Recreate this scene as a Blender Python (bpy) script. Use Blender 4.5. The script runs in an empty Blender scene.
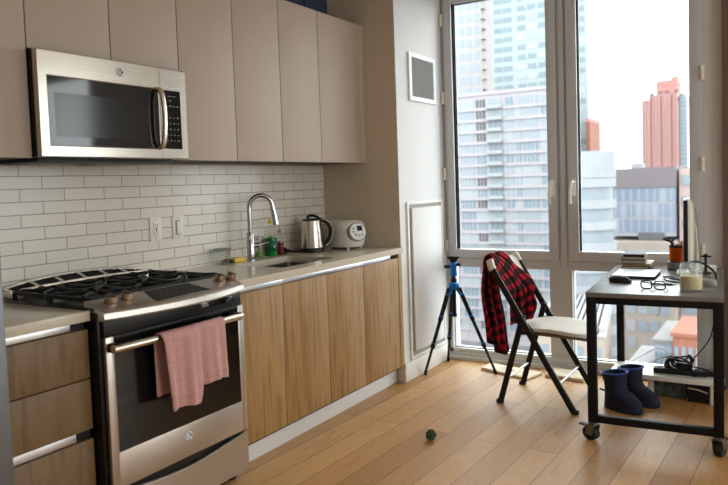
import bpy, bmesh, math, random
from mathutils import Vector, Matrix, noise as mnoise
random.seed(7)
R = math.radians
S = bpy.context.scene
COL = S.collection
WM = {}          # world matrix of every empty

# ------------------------------------------------------------------ materials
def lin(c):
    return tuple(((v/255)/12.92 if v/255 <= .04045 else ((v/255+.055)/1.055)**2.4) for v in c)

def newmat(name):
    m = bpy.data.materials.new(name); m.use_nodes = True
    nt = m.node_tree
    return m, nt, nt.nodes['Principled BSDF']

def N(nt, typ, **kw):
    n = nt.nodes.new(typ)
    for k, v in kw.items():
        if k in n.inputs.keys() if hasattr(n.inputs, 'keys') else False: n.inputs[k].default_value = v
        else: setattr(n, k, v)
    return n

def mapping(nt, scale=(1,1,1), rot=(0,0,0), loc=(0,0,0), coord='Object'):
    tc = nt.nodes.new('ShaderNodeTexCoord'); mp = nt.nodes.new('ShaderNodeMapping')
    mp.inputs['Scale'].default_value = scale; mp.inputs['Rotation'].default_value = rot; mp.inputs['Location'].default_value = loc
    nt.links.new(tc.outputs[coord], mp.inputs['Vector'])
    return mp.outputs['Vector']

def ramp(nt, fac, stops):
    r = nt.nodes.new('ShaderNodeValToRGB'); e = r.color_ramp.elements
    while len(e) < len(stops): e.new(.5)
    for i, (p, c) in enumerate(stops):
        e[i].position = p; e[i].color = (*c[:3], 1)
    nt.links.new(fac, r.inputs['Fac'])
    return r.outputs['Color']

def pm(name, rgb, rough=.5, metal=0, var=.06, scale=18, stretch=(1,1,1), bump=0, bscale=120, spec=.5, coat=0):
    """plain material: sRGB colour, slight noise in colour and roughness, optional bump"""
    m, nt, b = newmat(name); c = lin(rgb)
    v = mapping(nt, tuple(stretch))
    nz = nt.nodes.new('ShaderNodeTexNoise'); nz.inputs['Scale'].default_value = scale; nz.inputs['Detail'].default_value = 3
    nt.links.new(v, nz.inputs['Vector'])
    col = ramp(nt, nz.outputs['Fac'], [(.25, tuple(x*(1-var) for x in c)), (.75, tuple(min(1, x*(1+var)) for x in c))])
    nt.links.new(col, b.inputs['Base Color'])
    b.inputs['Roughness'].default_value = rough; b.inputs['Metallic'].default_value = metal
    b.inputs['Specular IOR Level'].default_value = spec
    if coat: b.inputs['Coat Weight'].default_value = coat
    if bump:
        n2 = nt.nodes.new('ShaderNodeTexNoise'); n2.inputs['Scale'].default_value = bscale
        nt.links.new(v, n2.inputs['Vector'])
        bp = nt.nodes.new('ShaderNodeBump'); bp.inputs['Strength'].default_value = bump; bp.inputs['Distance'].default_value = .002
        nt.links.new(n2.outputs['Fac'], bp.inputs['Height']); nt.links.new(bp.outputs['Normal'], b.inputs['Normal'])
    return m

def wood(name, stops, stretch, scale=3, rough=.5, bump=.15):
    m, nt, b = newmat(name)
    v = mapping(nt, stretch)
    n1 = nt.nodes.new('ShaderNodeTexNoise'); n1.inputs['Scale'].default_value = scale; n1.inputs['Detail'].default_value = 6; n1.inputs['Roughness'].default_value = .62
    nt.links.new(v, n1.inputs['Vector'])
    col = ramp(nt, n1.outputs['Fac'], [(p, lin(c)) for p, c in stops])
    nt.links.new(col, b.inputs['Base Color']); b.inputs['Roughness'].default_value = rough
    bp = nt.nodes.new('ShaderNodeBump'); bp.inputs['Strength'].default_value = bump; bp.inputs['Distance'].default_value = .001
    nt.links.new(n1.outputs['Fac'], bp.inputs['Height']); nt.links.new(bp.outputs['Normal'], b.inputs['Normal'])
    return m

def steel(name, rgb, rough=.28, stretch=(1,1,60)):
    m, nt, b = newmat(name); c = lin(rgb)
    v = mapping(nt, stretch)
    nz = nt.nodes.new('ShaderNodeTexNoise'); nz.inputs['Scale'].default_value = 6; nz.inputs['Detail'].default_value = 4
    nt.links.new(v, nz.inputs['Vector'])
    nt.links.new(ramp(nt, nz.outputs['Fac'], [(.2, tuple(x*.96 for x in c)), (.8, tuple(min(1,x*1.03) for x in c))]), b.inputs['Base Color'])
    mr = nt.nodes.new('ShaderNodeMapRange'); mr.inputs['To Min'].default_value = rough-.03; mr.inputs['To Max'].default_value = rough+.05
    nt.links.new(nz.outputs['Fac'], mr.inputs['Value']); nt.links.new(mr.outputs['Result'], b.inputs['Roughness'])
    b.inputs['Metallic'].default_value = 1
    return m

def pane_glass(name, tint=(1,1,1), ior=1.45, dim=1.0):
    """thin sheet of clear glass: transmits straight, reflects by fresnel"""
    m = bpy.data.materials.new(name); m.use_nodes = True; nt = m.node_tree; nt.nodes.clear()
    o = nt.nodes.new('ShaderNodeOutputMaterial'); mx = nt.nodes.new('ShaderNodeMixShader')
    t = nt.nodes.new('ShaderNodeBsdfTransparent'); g = nt.nodes.new('ShaderNodeBsdfGlossy'); f = nt.nodes.new('ShaderNodeFresnel')
    t.inputs['Color'].default_value = (*[dim*x for x in tint], 1); g.inputs['Roughness'].default_value = .02; 
    ge = nt.nodes.new('ShaderNodeNewGeometry'); mr = nt.nodes.new('ShaderNodeMapRange')      # same reflectance from both faces
    mr.inputs['To Min'].default_value = ior; mr.inputs['To Max'].default_value = 1/ior
    nt.links.new(ge.outputs['Backfacing'], mr.inputs['Value']); nt.links.new(mr.outputs['Result'], f.inputs['IOR'])
    nt.links.new(f.outputs[0], mx.inputs[0]); nt.links.new(t.outputs[0], mx.inputs[1]); nt.links.new(g.outputs[0], mx.inputs[2])
    nt.links.new(mx.outputs[0], o.inputs['Surface'])
    return m

def tinted(name, rgb, alpha=.5, rough=.15):
    """translucent coloured plastic or liquid"""
    m, nt, b = newmat(name)
    b.inputs['Base Color'].default_value = (*lin(rgb), 1); b.inputs['Roughness'].default_value = rough
    b.inputs['Transmission Weight'].default_value = alpha; b.inputs['IOR'].default_value = 1.2
    return m

def emis(name, rgb, s):
    m, nt, b = newmat(name)
    b.inputs['Emission Color'].default_value = (*lin(rgb), 1); b.inputs['Emission Strength'].default_value = s
    return m

M = {}
M['taupe_paint'] = pm('taupe_paint', (198,184,163), .8, var=.03, scale=4)
M['white_paint'] = pm('white_paint', (217,216,214), .7, var=.02, scale=4)
M['ceiling_paint'] = pm('ceiling_paint', (228,225,220), .9, var=.02, scale=4)
M['baseboard_paint'] = pm('baseboard_paint', (225,222,216), .5, var=.02)
M['dark_taupe'] = pm('dark_taupe', (112,92,80), .8, var=.04, scale=5)
M['cab_taupe'] = pm('cab_taupe', (177,160,144), .55, var=.02, scale=5)
M['cab_edge'] = pm('cab_edge', (62,54,48), .6, var=.03)
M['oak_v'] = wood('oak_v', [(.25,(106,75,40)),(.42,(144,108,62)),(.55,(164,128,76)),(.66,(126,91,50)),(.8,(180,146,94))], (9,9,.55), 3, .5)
M['oak_dim'] = wood('oak_dim', [(.25,(82,60,36)),(.42,(108,82,52)),(.55,(120,94,62)),(.66,(96,72,44)),(.8,(132,106,74))], (7,7,.7), 3, .5)  # same oak in darker tones, the dimmer left end put into the colour
M['quartz'] = pm('quartz', (198,187,168), .22, var=.05, scale=90)
M['channel'] = steel('channel', (215,215,216), .32, (1,40,1))
M['toe_white'] = pm('toe_white', (222,222,222), .4, var=.02)
M['steel'] = steel('steel', (202,193,180), .25, (1,.8,90))
M['steel_door'] = steel('steel_door', (202,194,184), .3, (1,.6,50))
M['steel_h'] = steel('steel_h', (205,196,184), .25, (50,1,1))
M['panel_steel'] = steel('panel_steel', (206,200,192), .4, (50,1,1)); M['basin_steel'] = steel('basin_steel', (120,118,114), .35, (40,1,1)); M['cup_glass'] = pane_glass('cup_glass', (.93,.95,.94), 1.5)
M['chrome'] = steel('chrome', (176,176,178), .12, (1,1,1))
M['polished'] = steel('polished', (220,210,194), .26, (1,1,1))
M['bronze_knob'] = steel('bronze_knob', (150,128,108), .3, (30,1,1))
M['black_enamel'] = pm('black_enamel', (12,12,12), .32, var=.1, spec=.3)
M['black_glass'] = pm('black_glass', (10,10,11), .06, var=.02, spec=.6)
M['black_glass2'] = pm('black_glass2', (20,20,21), .12, var=.02, spec=.5); M['display_glass'] = pm('display_glass', (16,16,17), .4, var=.05, spec=.25)
M['cast_iron'] = pm('cast_iron', (14,14,14), .5, var=.2, scale=60, bump=.3, bscale=300, spec=.25)
M['black_plastic'] = pm('black_plastic', (16,16,17), .45, var=.1, spec=.35)
M['black_metal'] = pm('black_metal', (12,12,13), .5, var=.1, scale=30, spec=.22)
M['black_rubber'] = pm('black_rubber', (22,22,23), .75, var=.1)
M['slot_dark'] = pm('slot_dark', (10,10,10), .8, var=.05)
M['mark_white'] = pm('mark_white', (190,188,184), .5, var=.02)
M['mark_grey'] = pm('mark_grey', (120,120,122), .5, var=.02)
M['outlet_white'] = pm('outlet_white', (222,216,206), .4, var=.02)
M['white_plastic'] = pm('white_plastic', (226,222,210), .35, var=.02)
M['grey_plastic'] = pm('grey_plastic', (150,148,146), .45, var=.03)
M['pink_terry'] = pm('pink_terry', (190,143,137), .95, var=.16, scale=140, bump=.9, bscale=420)
M['window_frame'] = pm('window_frame', (192,192,192), .42, var=.02, scale=6)
M['window_frame_lit'] = pm('window_frame_lit', (206,206,206), .5, var=.02)  # frame paint made lighter, skylight on the reveal put into the colour
M['sill_metal'] = pm('sill_metal', (205,204,200), .4, var=.02)
M['handle_white'] = pm('handle_white', (226,220,208), .35, var=.02)
M['pane'] = pane_glass('pane', (.97,1,.99), 1.3)
M['clear'] = pane_glass('clear', (.95,.97,.96), 1.3)
M['vent_white'] = pm('vent_white', (225,228,232), .4, var=.02)
M['vent_grey'] = pm('vent_grey', (150,148,142), .6, var=.05)
M['groove'] = pm('groove', (150,148,138), .6, var=.03)
M['blue_metal'] = pm('blue_metal', (20,120,205), .3, metal=.4, var=.05)
M['tripod_black'] = pm('tripod_black', (20,21,24), .5, var=.1, spec=.3)
M['chair_black'] = pm('chair_black', (26,24,23), .5, var=.08, spec=.25)
M['chair_white'] = pm('chair_white', (214,207,194), .5, var=.03, bump=.1, bscale=300)
M['chair_trim'] = pm('chair_trim', (96,82,70), .5, var=.05)
M['castor_grey'] = steel('castor_grey', (120,120,122), .35, (1,1,1))
M['zinc'] = steel('zinc', (170,165,160), .3, (1,1,1))
M['table_top'] = pm('table_top', (118,116,115), .25, var=.08, scale=10)
M['navy'] = pm('navy', (10,16,44), .8, var=.2, scale=50, bump=.5, bscale=200)
M['navy_dark'] = pm('navy_dark', (14,20,46), .8, var=.2, scale=50)
M['blue_trim'] = pm('blue_trim', (30,66,160), .7, var=.1)
M['cream_cloth'] = pm('cream_cloth', (232,218,192), .9, var=.08, scale=60, bump=.5, bscale=300)
def frosted(name):
    m = pane_glass(name, (.96,.97,.96), 1.3); nt = m.node_tree; o = [n for n in nt.nodes if n.type=='OUTPUT_MATERIAL'][0]
    src = o.inputs['Surface'].links[0].from_socket
    d = nt.nodes.new('ShaderNodeBsdfTranslucent'); d.inputs[0].default_value = (.85,.86,.85,1); mx = nt.nodes.new('ShaderNodeMixShader'); mx.inputs[0].default_value = .10
    nt.links.new(src, mx.inputs[1]); nt.links.new(d.outputs[0], mx.inputs[2]); nt.links.new(mx.outputs[0], o.inputs['Surface'])
    return m
M['frosted'] = frosted('frosted')
M['amber'] = tinted('amber', (240,104,30), .3, .12)
M['orange'] = pm('orange', (240,110,40), .5, var=.06)
M['paper'] = pm('paper', (216,206,186), .85, var=.08, scale=10, stretch=(1,1,40))
M['book_black'] = pm('book_black', (26,25,25), .6, var=.1)
M['book_brown'] = pm('book_brown', (60,48,40), .6, var=.1)
M['book_yellow'] = pm('book_yellow', (190,165,70), .6, var=.1)
M['laptop'] = pm('laptop', (186,186,190), .35, metal=.6, var=.02)
M['wax'] = pm('wax', (222,206,168), .5, var=.03)
M['bin_navy'] = pm('bin_navy', (26,36,58), .8, var=.08, scale=40)
M['fridge'] = steel('fridge', (120,120,122), .4, (1,1,40))
M['green_soap'] = tinted('green_soap', (40,150,50), .35, .1)
M['pale_green'] = tinted('pale_green', (150,190,110), .6, .1)
M['red_soap'] = tinted('red_soap', (150,50,60), .4, .1)
M['yellow'] = pm('yellow', (222,190,40), .6, var=.06)
M['label_green'] = pm('label_green', (30,90,70), .5, var=.2, scale=40)
M['leaf_green'] = pm('leaf_green', (46,82,34), .7, var=.35, scale=80, bump=.6)
M['leaf_dark'] = pm('leaf_dark', (24,40,22), .8, var=.3, scale=80)
M['red_mark'] = pm('red_mark', (190,40,44), .5, var=.05)

# glazed running-bond wall tiles
def tile_mat():
    m, nt, b = newmat('glazed_tile')
    tc = nt.nodes.new('ShaderNodeTexCoord'); sx = nt.nodes.new('ShaderNodeSeparateXYZ'); cb = nt.nodes.new('ShaderNodeCombineXYZ')
    nt.links.new(tc.outputs['Object'], sx.inputs[0])
    ad = nt.nodes.new('ShaderNodeMath'); ad.operation = 'ADD'; ad.inputs[1].default_value = 4.27-.168
    az = nt.nodes.new('ShaderNodeMath'); az.operation = 'ADD'; az.inputs[1].default_value = 5*.0556*2-.482
    nt.links.new(sx.outputs['Y'], ad.inputs[0]); nt.links.new(sx.outputs['Z'], az.inputs[0])
    nt.links.new(ad.outputs[0], cb.inputs[0]); nt.links.new(az.outputs[0], cb.inputs[1])
    br = nt.nodes.new('ShaderNodeTexBrick')
    br.offset = .5; br.offset_frequency = 2
    for k, v in (('Scale',1),('Brick Width',.2135),('Row Height',.0556),('Mortar Size',.0019),('Mortar Smooth',.15),('Bias',0)):
        br.inputs[k].default_value = v
    br.inputs['Color1'].default_value = (*lin((221,213,199)),1); br.inputs['Color2'].default_value = (*lin((214,206,192)),1)
    br.inputs['Mortar'].default_value = (*lin((140,131,117)),1)
    nt.links.new(cb.outputs[0], br.inputs['Vector']); nt.links.new(br.outputs['Color'], b.inputs['Base Color'])
    b.inputs['Roughness'].default_value = .22
    bp = nt.nodes.new('ShaderNodeBump'); bp.invert = True; bp.inputs['Strength'].default_value = .6; bp.inputs['Distance'].default_value = .002
    nt.links.new(br.outputs['Fac'], bp.inputs['Height']); nt.links.new(bp.outputs['Normal'], b.inputs['Normal'])
    return m
M['tile'] = tile_mat()

def floor_mat():
    m, nt, b = newmat('oak_floor')
    v = mapping(nt, (1,1,1), (0,0,R(92.6)))
    br = nt.nodes.new('ShaderNodeTexBrick'); br.offset = .37; br.offset_frequency = 2
    for k, x in (('Scale',1),('Brick Width',1.75),('Row Height',.150),('Mortar Size',.0019),('Mortar Smooth',.2),('Bias',0)):
        br.inputs[k].default_value = x
    br.inputs['Color1'].default_value = (.0,.0,.0,1); br.inputs['Color2'].default_value = (1,1,1,1); br.inputs['Mortar'].default_value = (.5,.5,.5,1)
    nt.links.new(v, br.inputs['Vector'])
    base = ramp(nt, br.outputs['Color'], [(0, lin((172,126,72))), (.5, lin((194,149,94))), (1, lin((206,163,110)))])
    gv = mapping(nt, (17,1.5,1), (0,0,R(2.6)))
    n1 = nt.nodes.new('ShaderNodeTexNoise'); n1.inputs['Scale'].default_value = 2.2; n1.inputs['Detail'].default_value = 7; n1.inputs['Roughness'].default_value = .65
    # shift the grain from plank to plank
    mv = nt.nodes.new('ShaderNodeVectorMath'); mv.operation = 'MULTIPLY_ADD'; mv.inputs[1].default_value = (9,7,3)
    nt.links.new(br.outputs['Color'], mv.inputs[0]); nt.links.new(gv, mv.inputs[2]); nt.links.new(mv.outputs[0], n1.inputs['Vector'])
    grain = ramp(nt, n1.outputs['Fac'], [(.26,(.50,.43,.36)),(.40,(.86,.82,.77)),(.47,(1,1,1)),(.53,(.84,.80,.75)),(.60,(1,.98,.96)),(.72,(.86,.83,.79)),(.85,(1.0,.98,.95))])
    mul = nt.nodes.new('ShaderNodeMix'); mul.data_type = 'RGBA'; mul.blend_type = 'MULTIPLY'; mul.inputs[0].default_value = .9
    nt.links.new(base, mul.inputs[6]); nt.links.new(grain, mul.inputs[7])
    # knots
    kv = mapping(nt, (5,1.6,1)); vo = nt.nodes.new('ShaderNodeTexVoronoi'); vo.inputs['Scale'].default_value = 1.1
    nt.links.new(kv, vo.inputs['Vector'])
    kn = ramp(nt, vo.outputs['Distance'], [(.02,(.35,.25,.17)),(.10,(1,1,1))])
    m2 = nt.nodes.new('ShaderNodeMix'); m2.data_type = 'RGBA'; m2.blend_type = 'MULTIPLY'; m2.inputs[0].default_value = .7
    nt.links.new(mul.outputs[2], m2.inputs[6]); nt.links.new(kn, m2.inputs[7])
    jm = nt.nodes.new('ShaderNodeMix'); jm.data_type = 'RGBA'; jm.inputs[7].default_value = (*lin((84,58,34)),1)
    nt.links.new(br.outputs['Fac'], jm.inputs[0]); nt.links.new(m2.outputs[2], jm.inputs[6])
    nt.links.new(jm.outputs[2], b.inputs['Base Color'])
    rr = nt.nodes.new('ShaderNodeMapRange'); rr.inputs['To Min'].default_value = .36; rr.inputs['To Max'].default_value = .5
    nt.links.new(n1.outputs['Fac'], rr.inputs['Value']); nt.links.new(rr.outputs['Result'], b.inputs['Roughness'])
    bp = nt.nodes.new('ShaderNodeBump'); bp.inputs['Strength'].default_value = .22; bp.inputs['Distance'].default_value = .002
    nt.links.new(n1.outputs['Fac'], bp.inputs['Height']); nt.links.new(bp.outputs['Normal'], b.inputs['Normal'])
    return m
M['floor'] = floor_mat()

def plaid_mat():
    m, nt, b = newmat('buffalo_plaid')
    tc = nt.nodes.new('ShaderNodeTexCoord'); sx = nt.nodes.new('ShaderNodeSeparateXYZ'); nt.links.new(tc.outputs['UV'], sx.inputs[0])
    def band(o, n, w):
        a = nt.nodes.new('ShaderNodeMath'); a.operation = 'MULTIPLY'; a.inputs[1].default_value = n; nt.links.new(o, a.inputs[0])
        f = nt.nodes.new('ShaderNodeMath'); f.operation = 'FRACT'; nt.links.new(a.outputs[0], f.inputs[0])
        g = nt.nodes.new('ShaderNodeMath'); g.operation = 'GREATER_THAN'; g.inputs[1].default_value = w; nt.links.new(f.outputs[0], g.inputs[0])
        return g.outputs[0]
    u, v = band(sx.outputs['X'], 17, .46), band(sx.outputs['Y'], 17, .46)
    s = nt.nodes.new('ShaderNodeMath'); s.operation = 'ADD'; nt.links.new(u, s.inputs[0]); nt.links.new(v, s.inputs[1])
    h = nt.nodes.new('ShaderNodeMath'); h.operation = 'MULTIPLY'; h.inputs[1].default_value = .5; nt.links.new(s.outputs[0], h.inputs[0])
    c = ramp(nt, h.outputs[0], [(0, lin((176,14,32))), (.5, lin((70,10,18))), (1, lin((16,11,13)))])
    nt.links.new(c, b.inputs['Base Color']); b.inputs['Roughness'].default_value = .95
    b.inputs['Specular IOR Level'].default_value = .15
    return m
M['plaid'] = plaid_mat()

# ------------------------------------------------------------------ builders
def T(loc=(0,0,0), rz=0, rx=0, ry=0):
    return Matrix.Translation(loc) @ Matrix.Rotation(rz,4,'Z') @ Matrix.Rotation(ry,4,'Y') @ Matrix.Rotation(rx,4,'X')

class MB:
    def __init__(s, mt=None): s.bm = bmesh.new(); s.mt = mt or Matrix(); s.uv = None
    def _fin(s, vs, mi, mt=None):
        k = s.mt @ (mt or Matrix())
        for v in vs: v.co = k @ v.co
        for f in {f for v in vs for f in v.link_faces}: f.material_index = mi
    def box(s, x0,x1,y0,y1,z0,z1, bev=0, mi=0, mt=None, seg=2):
        g = bmesh.new()
        bmesh.ops.create_cube(g, size=1)
        for v in g.verts: v.co = Vector(((x0+x1)/2+v.co.x*(x1-x0), (y0+y1)/2+v.co.y*(y1-y0), (z0+z1)/2+v.co.z*(z1-z0)))
        if bev: bmesh.ops.bevel(g, geom=g.edges[:], offset=bev, segments=seg, affect='EDGES', profile=.6)
        s.merge(g, mi, mt); return s
    def merge(s, g, mi=0, mt=None):
        mp = {}
        k = s.mt @ (mt or Matrix())
        for v in g.verts: mp[v] = s.bm.verts.new(k @ v.co)
        for f in g.faces:
            try: n = s.bm.faces.new([mp[v] for v in f.verts]); n.material_index = mi; n.smooth = f.smooth
            except ValueError: pass
        g.free()
    def loft(s, rings, mi=0, closed=True, caps=(True,True), mt=None):
        k = s.mt @ (mt or Matrix())
        R_ = [[s.bm.verts.new(k @ Vector(p)) for p in r] for r in rings]
        n = len(R_[0])
        for a, b in zip(R_[:-1], R_[1:]):
            for i in range(n if closed else n-1):
                j = (i+1) % n
                f = s.bm.faces.new((a[i], a[j], b[j], b[i])); f.material_index = mi; f.smooth = True
        if caps[0]: f = s.bm.faces.new(R_[0][::-1]); f.material_index = mi
        if caps[1]: f = s.bm.faces.new(R_[-1]); f.material_index = mi
        return s
    def lathe(s, prof, n=24, mi=0, mt=None, caps=(True,True)):
        rings = [[(r*math.cos(2*math.pi*i/n), r*math.sin(2*math.pi*i/n), z) for i in range(n)] for r, z in prof]
        return s.loft(rings, mi, True, caps, mt)
    def cyl(s, p0, p1, r, r1=None, n=16, mi=0, mt=None):
        p0, p1 = Vector(p0), Vector(p1); d = p1-p0
        q = d.to_track_quat('Z','Y').to_matrix().to_4x4(); L = d.length
        r1 = r if r1 is None else r1
        return s.lathe([(r,0),(r1,L)], n, mi, (mt or Matrix()) @ Matrix.Translation(p0) @ q)
    def tube(s, pts, r, n=8, mi=0, mt=None, sub=6, smooth=True, sec=None):
        P = [Vector(p) for p in pts]
        if smooth and len(P) > 2:
            Q = []
            for i in range(len(P)-1):
                a, b, c, d = P[max(i-1,0)], P[i], P[i+1], P[min(i+2,len(P)-1)]
                for k in range(sub):
                    t = k/sub
                    Q.append(.5*((2*b)+(c-a)*t+(2*a-5*b+4*c-d)*t*t+(3*b-a-3*c+d)*t**3))
            Q.append(P[-1]); P = Q
        rings = []; up = None
        for i, p in enumerate(P):
            t = (P[min(i+1,len(P)-1)]-P[max(i-1,0)]).normalized()
            if up is None: up = t.orthogonal().normalized() if sec is None else (Vector(sec[2])-t*t.dot(Vector(sec[2]))).normalized()
            up = (up - t*t.dot(up)).normalized(); sd = t.cross(up)
            rr = r(i/(len(P)-1)) if callable(r) else r
            if sec: a, b = sec[0], sec[1]; rings.append([p+up*(a*x)+sd*(b*y) for x, y in ((-1,-.7),(-.7,-1),(.7,-1),(1,-.7),(1,.7),(.7,1),(-.7,1),(-1,.7))])
            else: rings.append([p+(up*math.cos(2*math.pi*k/n)+sd*math.sin(2*math.pi*k/n))*rr for k in range(n)])
        return s.loft(rings, mi, True, (True,True), mt)
    def ball(s, c, r, mi=0, sc=(1,1,1), n=16, mt=None):
        g = bmesh.new(); bmesh.ops.create_uvsphere(g, u_segments=n, v_segments=max(8,n*2//3), radius=r)
        for v in g.verts: v.co = Vector((v.co.x*sc[0]+c[0], v.co.y*sc[1]+c[1], v.co.z*sc[2]+c[2]))
        for f in g.faces: f.smooth = True
        s.merge(g, mi, mt); return s
    def prism(s, poly, h, axis='Z', off=0, mi=0, bev=0, mt=None):
        """polygon in the plane normal to axis, extruded from off to off+h"""
        def P(a, b, c): return {'Z':(a,b,c),'X':(c,a,b),'Y':(a,c,b)}[axis]
        g = bmesh.new()
        lo = [g.verts.new(P(a,b,off)) for a,b in poly]; hi = [g.verts.new(P(a,b,off+h)) for a,b in poly]
        g.faces.new(lo[::-1]); g.faces.new(hi)
        for i in range(len(poly)): j=(i+1)%len(poly); g.faces.new((lo[i],lo[j],hi[j],hi[i]))
        bmesh.ops.recalc_face_normals(g, faces=g.faces[:])
        if bev: bmesh.ops.bevel(g, geom=g.edges[:], offset=bev, segments=2, affect='EDGES')
        s.merge(g, mi, mt); return s
    def build(s, name, mats, parent=None, local=False, smooth=True):
        if not isinstance(mats, (list,tuple)): mats = [mats]
        bmesh.ops.recalc_face_normals(s.bm, faces=s.bm.faces[:])
        loc = Vector((0,0,0))
        if parent is not None:
            if not local:
                inv = WM[parent.name].inverted()
                for v in s.bm.verts: v.co = inv @ v.co
        else:
            xs=[v.co.x for v in s.bm.verts]; ys=[v.co.y for v in s.bm.verts]; zs=[v.co.z for v in s.bm.verts]
            if not getattr(s,'keep',False):
                loc = Vector(((min(xs)+max(xs))/2,(min(ys)+max(ys))/2,min(zs)))
                for v in s.bm.verts: v.co -= loc
        me = bpy.data.meshes.new(name); s.bm.to_mesh(me); s.bm.free()
        for m in mats: me.materials.append(M[m] if isinstance(m,str) else m)
        if smooth:
            for p in me.polygons: p.use_smooth = True
            try: me.set_sharp_from_angle(angle=R(38))
            except Exception: pass
        o = bpy.data.objects.new(name, me); COL.objects.link(o)
        if parent is not None:
            o.parent = parent; WM[o.name] = WM[parent.name].copy()
        else:
            o.location = loc; WM[o.name] = Matrix.Translation(loc)
        return o

def tag(o, label=None, cat=None, group=None, kind=None):
    if label: o['label'] = label
    if cat: o['category'] = cat
    if group: o['group'] = group
    if kind: o['kind'] = kind
    return o
def thing(name, label, cat, loc=(0,0,0), rz=0, group=None):
    o = bpy.data.objects.new(name, None); COL.objects.link(o); o.empty_display_size = .05
    o.location = loc; o.rotation_euler = (0,0,rz); WM[o.name] = T(loc, rz)
    return tag(o, label, cat, group)
def struct(o): o['kind'] = 'structure'; return o
def dup(root, loc, rz, label=None, group=None):
    r = root.copy(); COL.objects.link(r); r.location = loc; r.rotation_euler = (0,0,rz)
    if label: r['label'] = label
    if group: r['group'] = group
    for ch in list(root.children):
        c = ch.copy(); COL.objects.link(c); c.parent = r
        for g in list(ch.children):
            d = g.copy(); COL.objects.link(d); d.parent = c
    return r
def lab(o, l): o['label'] = l; return o

YE, PX, YW, CEIL = 2.433, .618, 3.161, 2.80
XR, YB = 6.9, -4.2
# ------------------------------------------------------------------ the room
b = MB(); b.keep = True; b.box(-.1, XR, YB, YW+.05, -.1, 0); struct(b.build('floor', 'floor', smooth=False))
b = MB(); b.box(-.1, XR+.1, YB-.1, YW+.2, CEIL, CEIL+.1); struct(b.build('ceiling', 'ceiling_paint', smooth=False))
b = MB(); b.box(-.12, 0, YB, YE, 0, CEIL); struct(b.build('wall_left', 'taupe_paint', smooth=False))
b = MB(); b.keep = True; b.box(0, .009, -1.3, YE, .915, 1.4855); struct(b.build('wall_backsplash', 'tile', smooth=False))
# pier: the return facing the camera is taupe, the face towards the room is white
b = MB(); b.box(-.12, PX-.003, YE, YW+.2, 0, CEIL); b.box(PX-.003, PX, YE+.001, YW+.2, 0, CEIL, mi=1)
struct(b.build('wall_pier', ['taupe_paint','white_paint'], smooth=False))
b = MB(); b.box(PX, PX+.014, YE-.0, YW-.02, 0, .125, .004); b.box(.57, PX+.014, YE-.014, YE, 0, .105, .004, mi=1)
struct(b.build('baseboard_pier', ['baseboard_paint','taupe_paint']))
# window wall: strips round the two openings
b = MB(); b.box(2.39, 4.35, YW, YW+.2, 0, CEIL); b.box(PX, 2.39, YW, YW+.2, 2.74, CEIL)
b.box(4.35, 6.6, YW, YW+.2, 0, .1); b.box(4.35, 6.6, YW, YW+.2, 2.65, CEIL); b.box(6.6, XR, YW, YW+.2, 0, CEIL)
struct(b.build('wall_window', 'white_paint', smooth=False))
b = MB(); b.box(2.497, 3.02, YW-.05, YW, 0, CEIL, .002); struct(b.build('trim_1', 'dark_taupe'))
b = MB(); b.box(XR, XR+.12, YB, -1.2, 0, CEIL); b.box(XR, XR+.12, 2.2, YW+.2, 0, CEIL); b.box(XR, XR+.12, -1.2, 2.2, 0, .8); b.box(XR, XR+.12, -1.2, 2.2, 2.6, CEIL)
struct(b.build('wall_right', 'white_paint', smooth=False))
w3 = bpy.data.objects.new('fill_window', None); COL.objects.link(w3); w3.location = (XR, .5, .8); WM[w3.name] = T((XR,.5,.8)); struct(w3)  # unseen window added to bring daylight onto pier and kitchen from the right
b = MB()
for y in (-1.2, .47, 2.14): b.box(XR-.01, XR+.09, y, y+.06, .8, 2.6, .004)
for z in (.8, 2.54): b.box(XR-.01, XR+.09, -1.2, 2.2, z, z+.06, .004)
b.build('window_frame', 'window_frame', w3)
for y0, y1 in ((-1.15,.48),(.52,2.15)):
    b = MB(); b.box(XR+.03, XR+.036, y0, y1, .85, 2.55); b.build('pane', 'pane', w3)
b = MB(); b.box(-.1, XR, YB-.12, YB, 0, CEIL); struct(b.build('wall_rear', 'white_paint', smooth=False))

# ------------------------------------------------------------------ window 1
w = bpy.data.objects.new('window_1', None); COL.objects.link(w); w.location = (1.5, YW, 0); WM[w.name] = T((1.5,YW,0)); struct(w)
w['label'] = 'tall grey framed window pair with two hinged sashes over fixed lower panes'
Y0, Y1 = YW-.012, YW+.09
b = MB()
b.box(PX, .655, Y0, Y1, 0, 2.74, .004); b.box(2.345, 2.392, Y0, Y1, 0, 2.74, .004)            # jambs
b.box(PX, 2.392, Y0, Y1, 2.69, 2.745, .004)                                                        # head
b.box(1.405, 1.562, Y0+.0015, Y1, .07, .78, .004); b.box(1.468, 1.556, Y0+.0008, Y1, .6, 2.72, .004)            # centre mullions
b.box(1.492, 1.532, Y0-.012, Y1, .72, 2.72, .004)
b.box(.64, 2.37, Y0, Y1, .703, .79, .004)                                                          # transom
b.build('window_frame', 'window_frame', w)
b = MB(); b.box(PX+.012, 2.392, Y0-.035, Y0+.02, 0, .028, .004); b.box(PX, 2.392, Y0-.012, Y1, .026, .052, .003); b.box(PX, 2.392, Y0, Y1, .05, .084, .003)
b.build('window_sill', 'sill_metal', w)
b = MB(); b.box(.653, 1.407, YW+.03, YW+.036, .082, .705); b.build('lower_pane', 'pane', w)
b = MB(); b.box(1.56, 2.347, YW+.03, YW+.036, .082, .705); b.build('lower_pane', 'pane', w)
b = MB()
for x0, x1 in ((.653,1.407),(1.56,2.347)):      # dark gaskets
    b.box(x0, x0+.004, YW+.022, YW+.03, .082, .705); b.box(x1-.004, x1, YW+.022, YW+.03, .082, .705)
    b.box(x0, x1, YW+.018, YW+.03, .082, .088)
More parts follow.
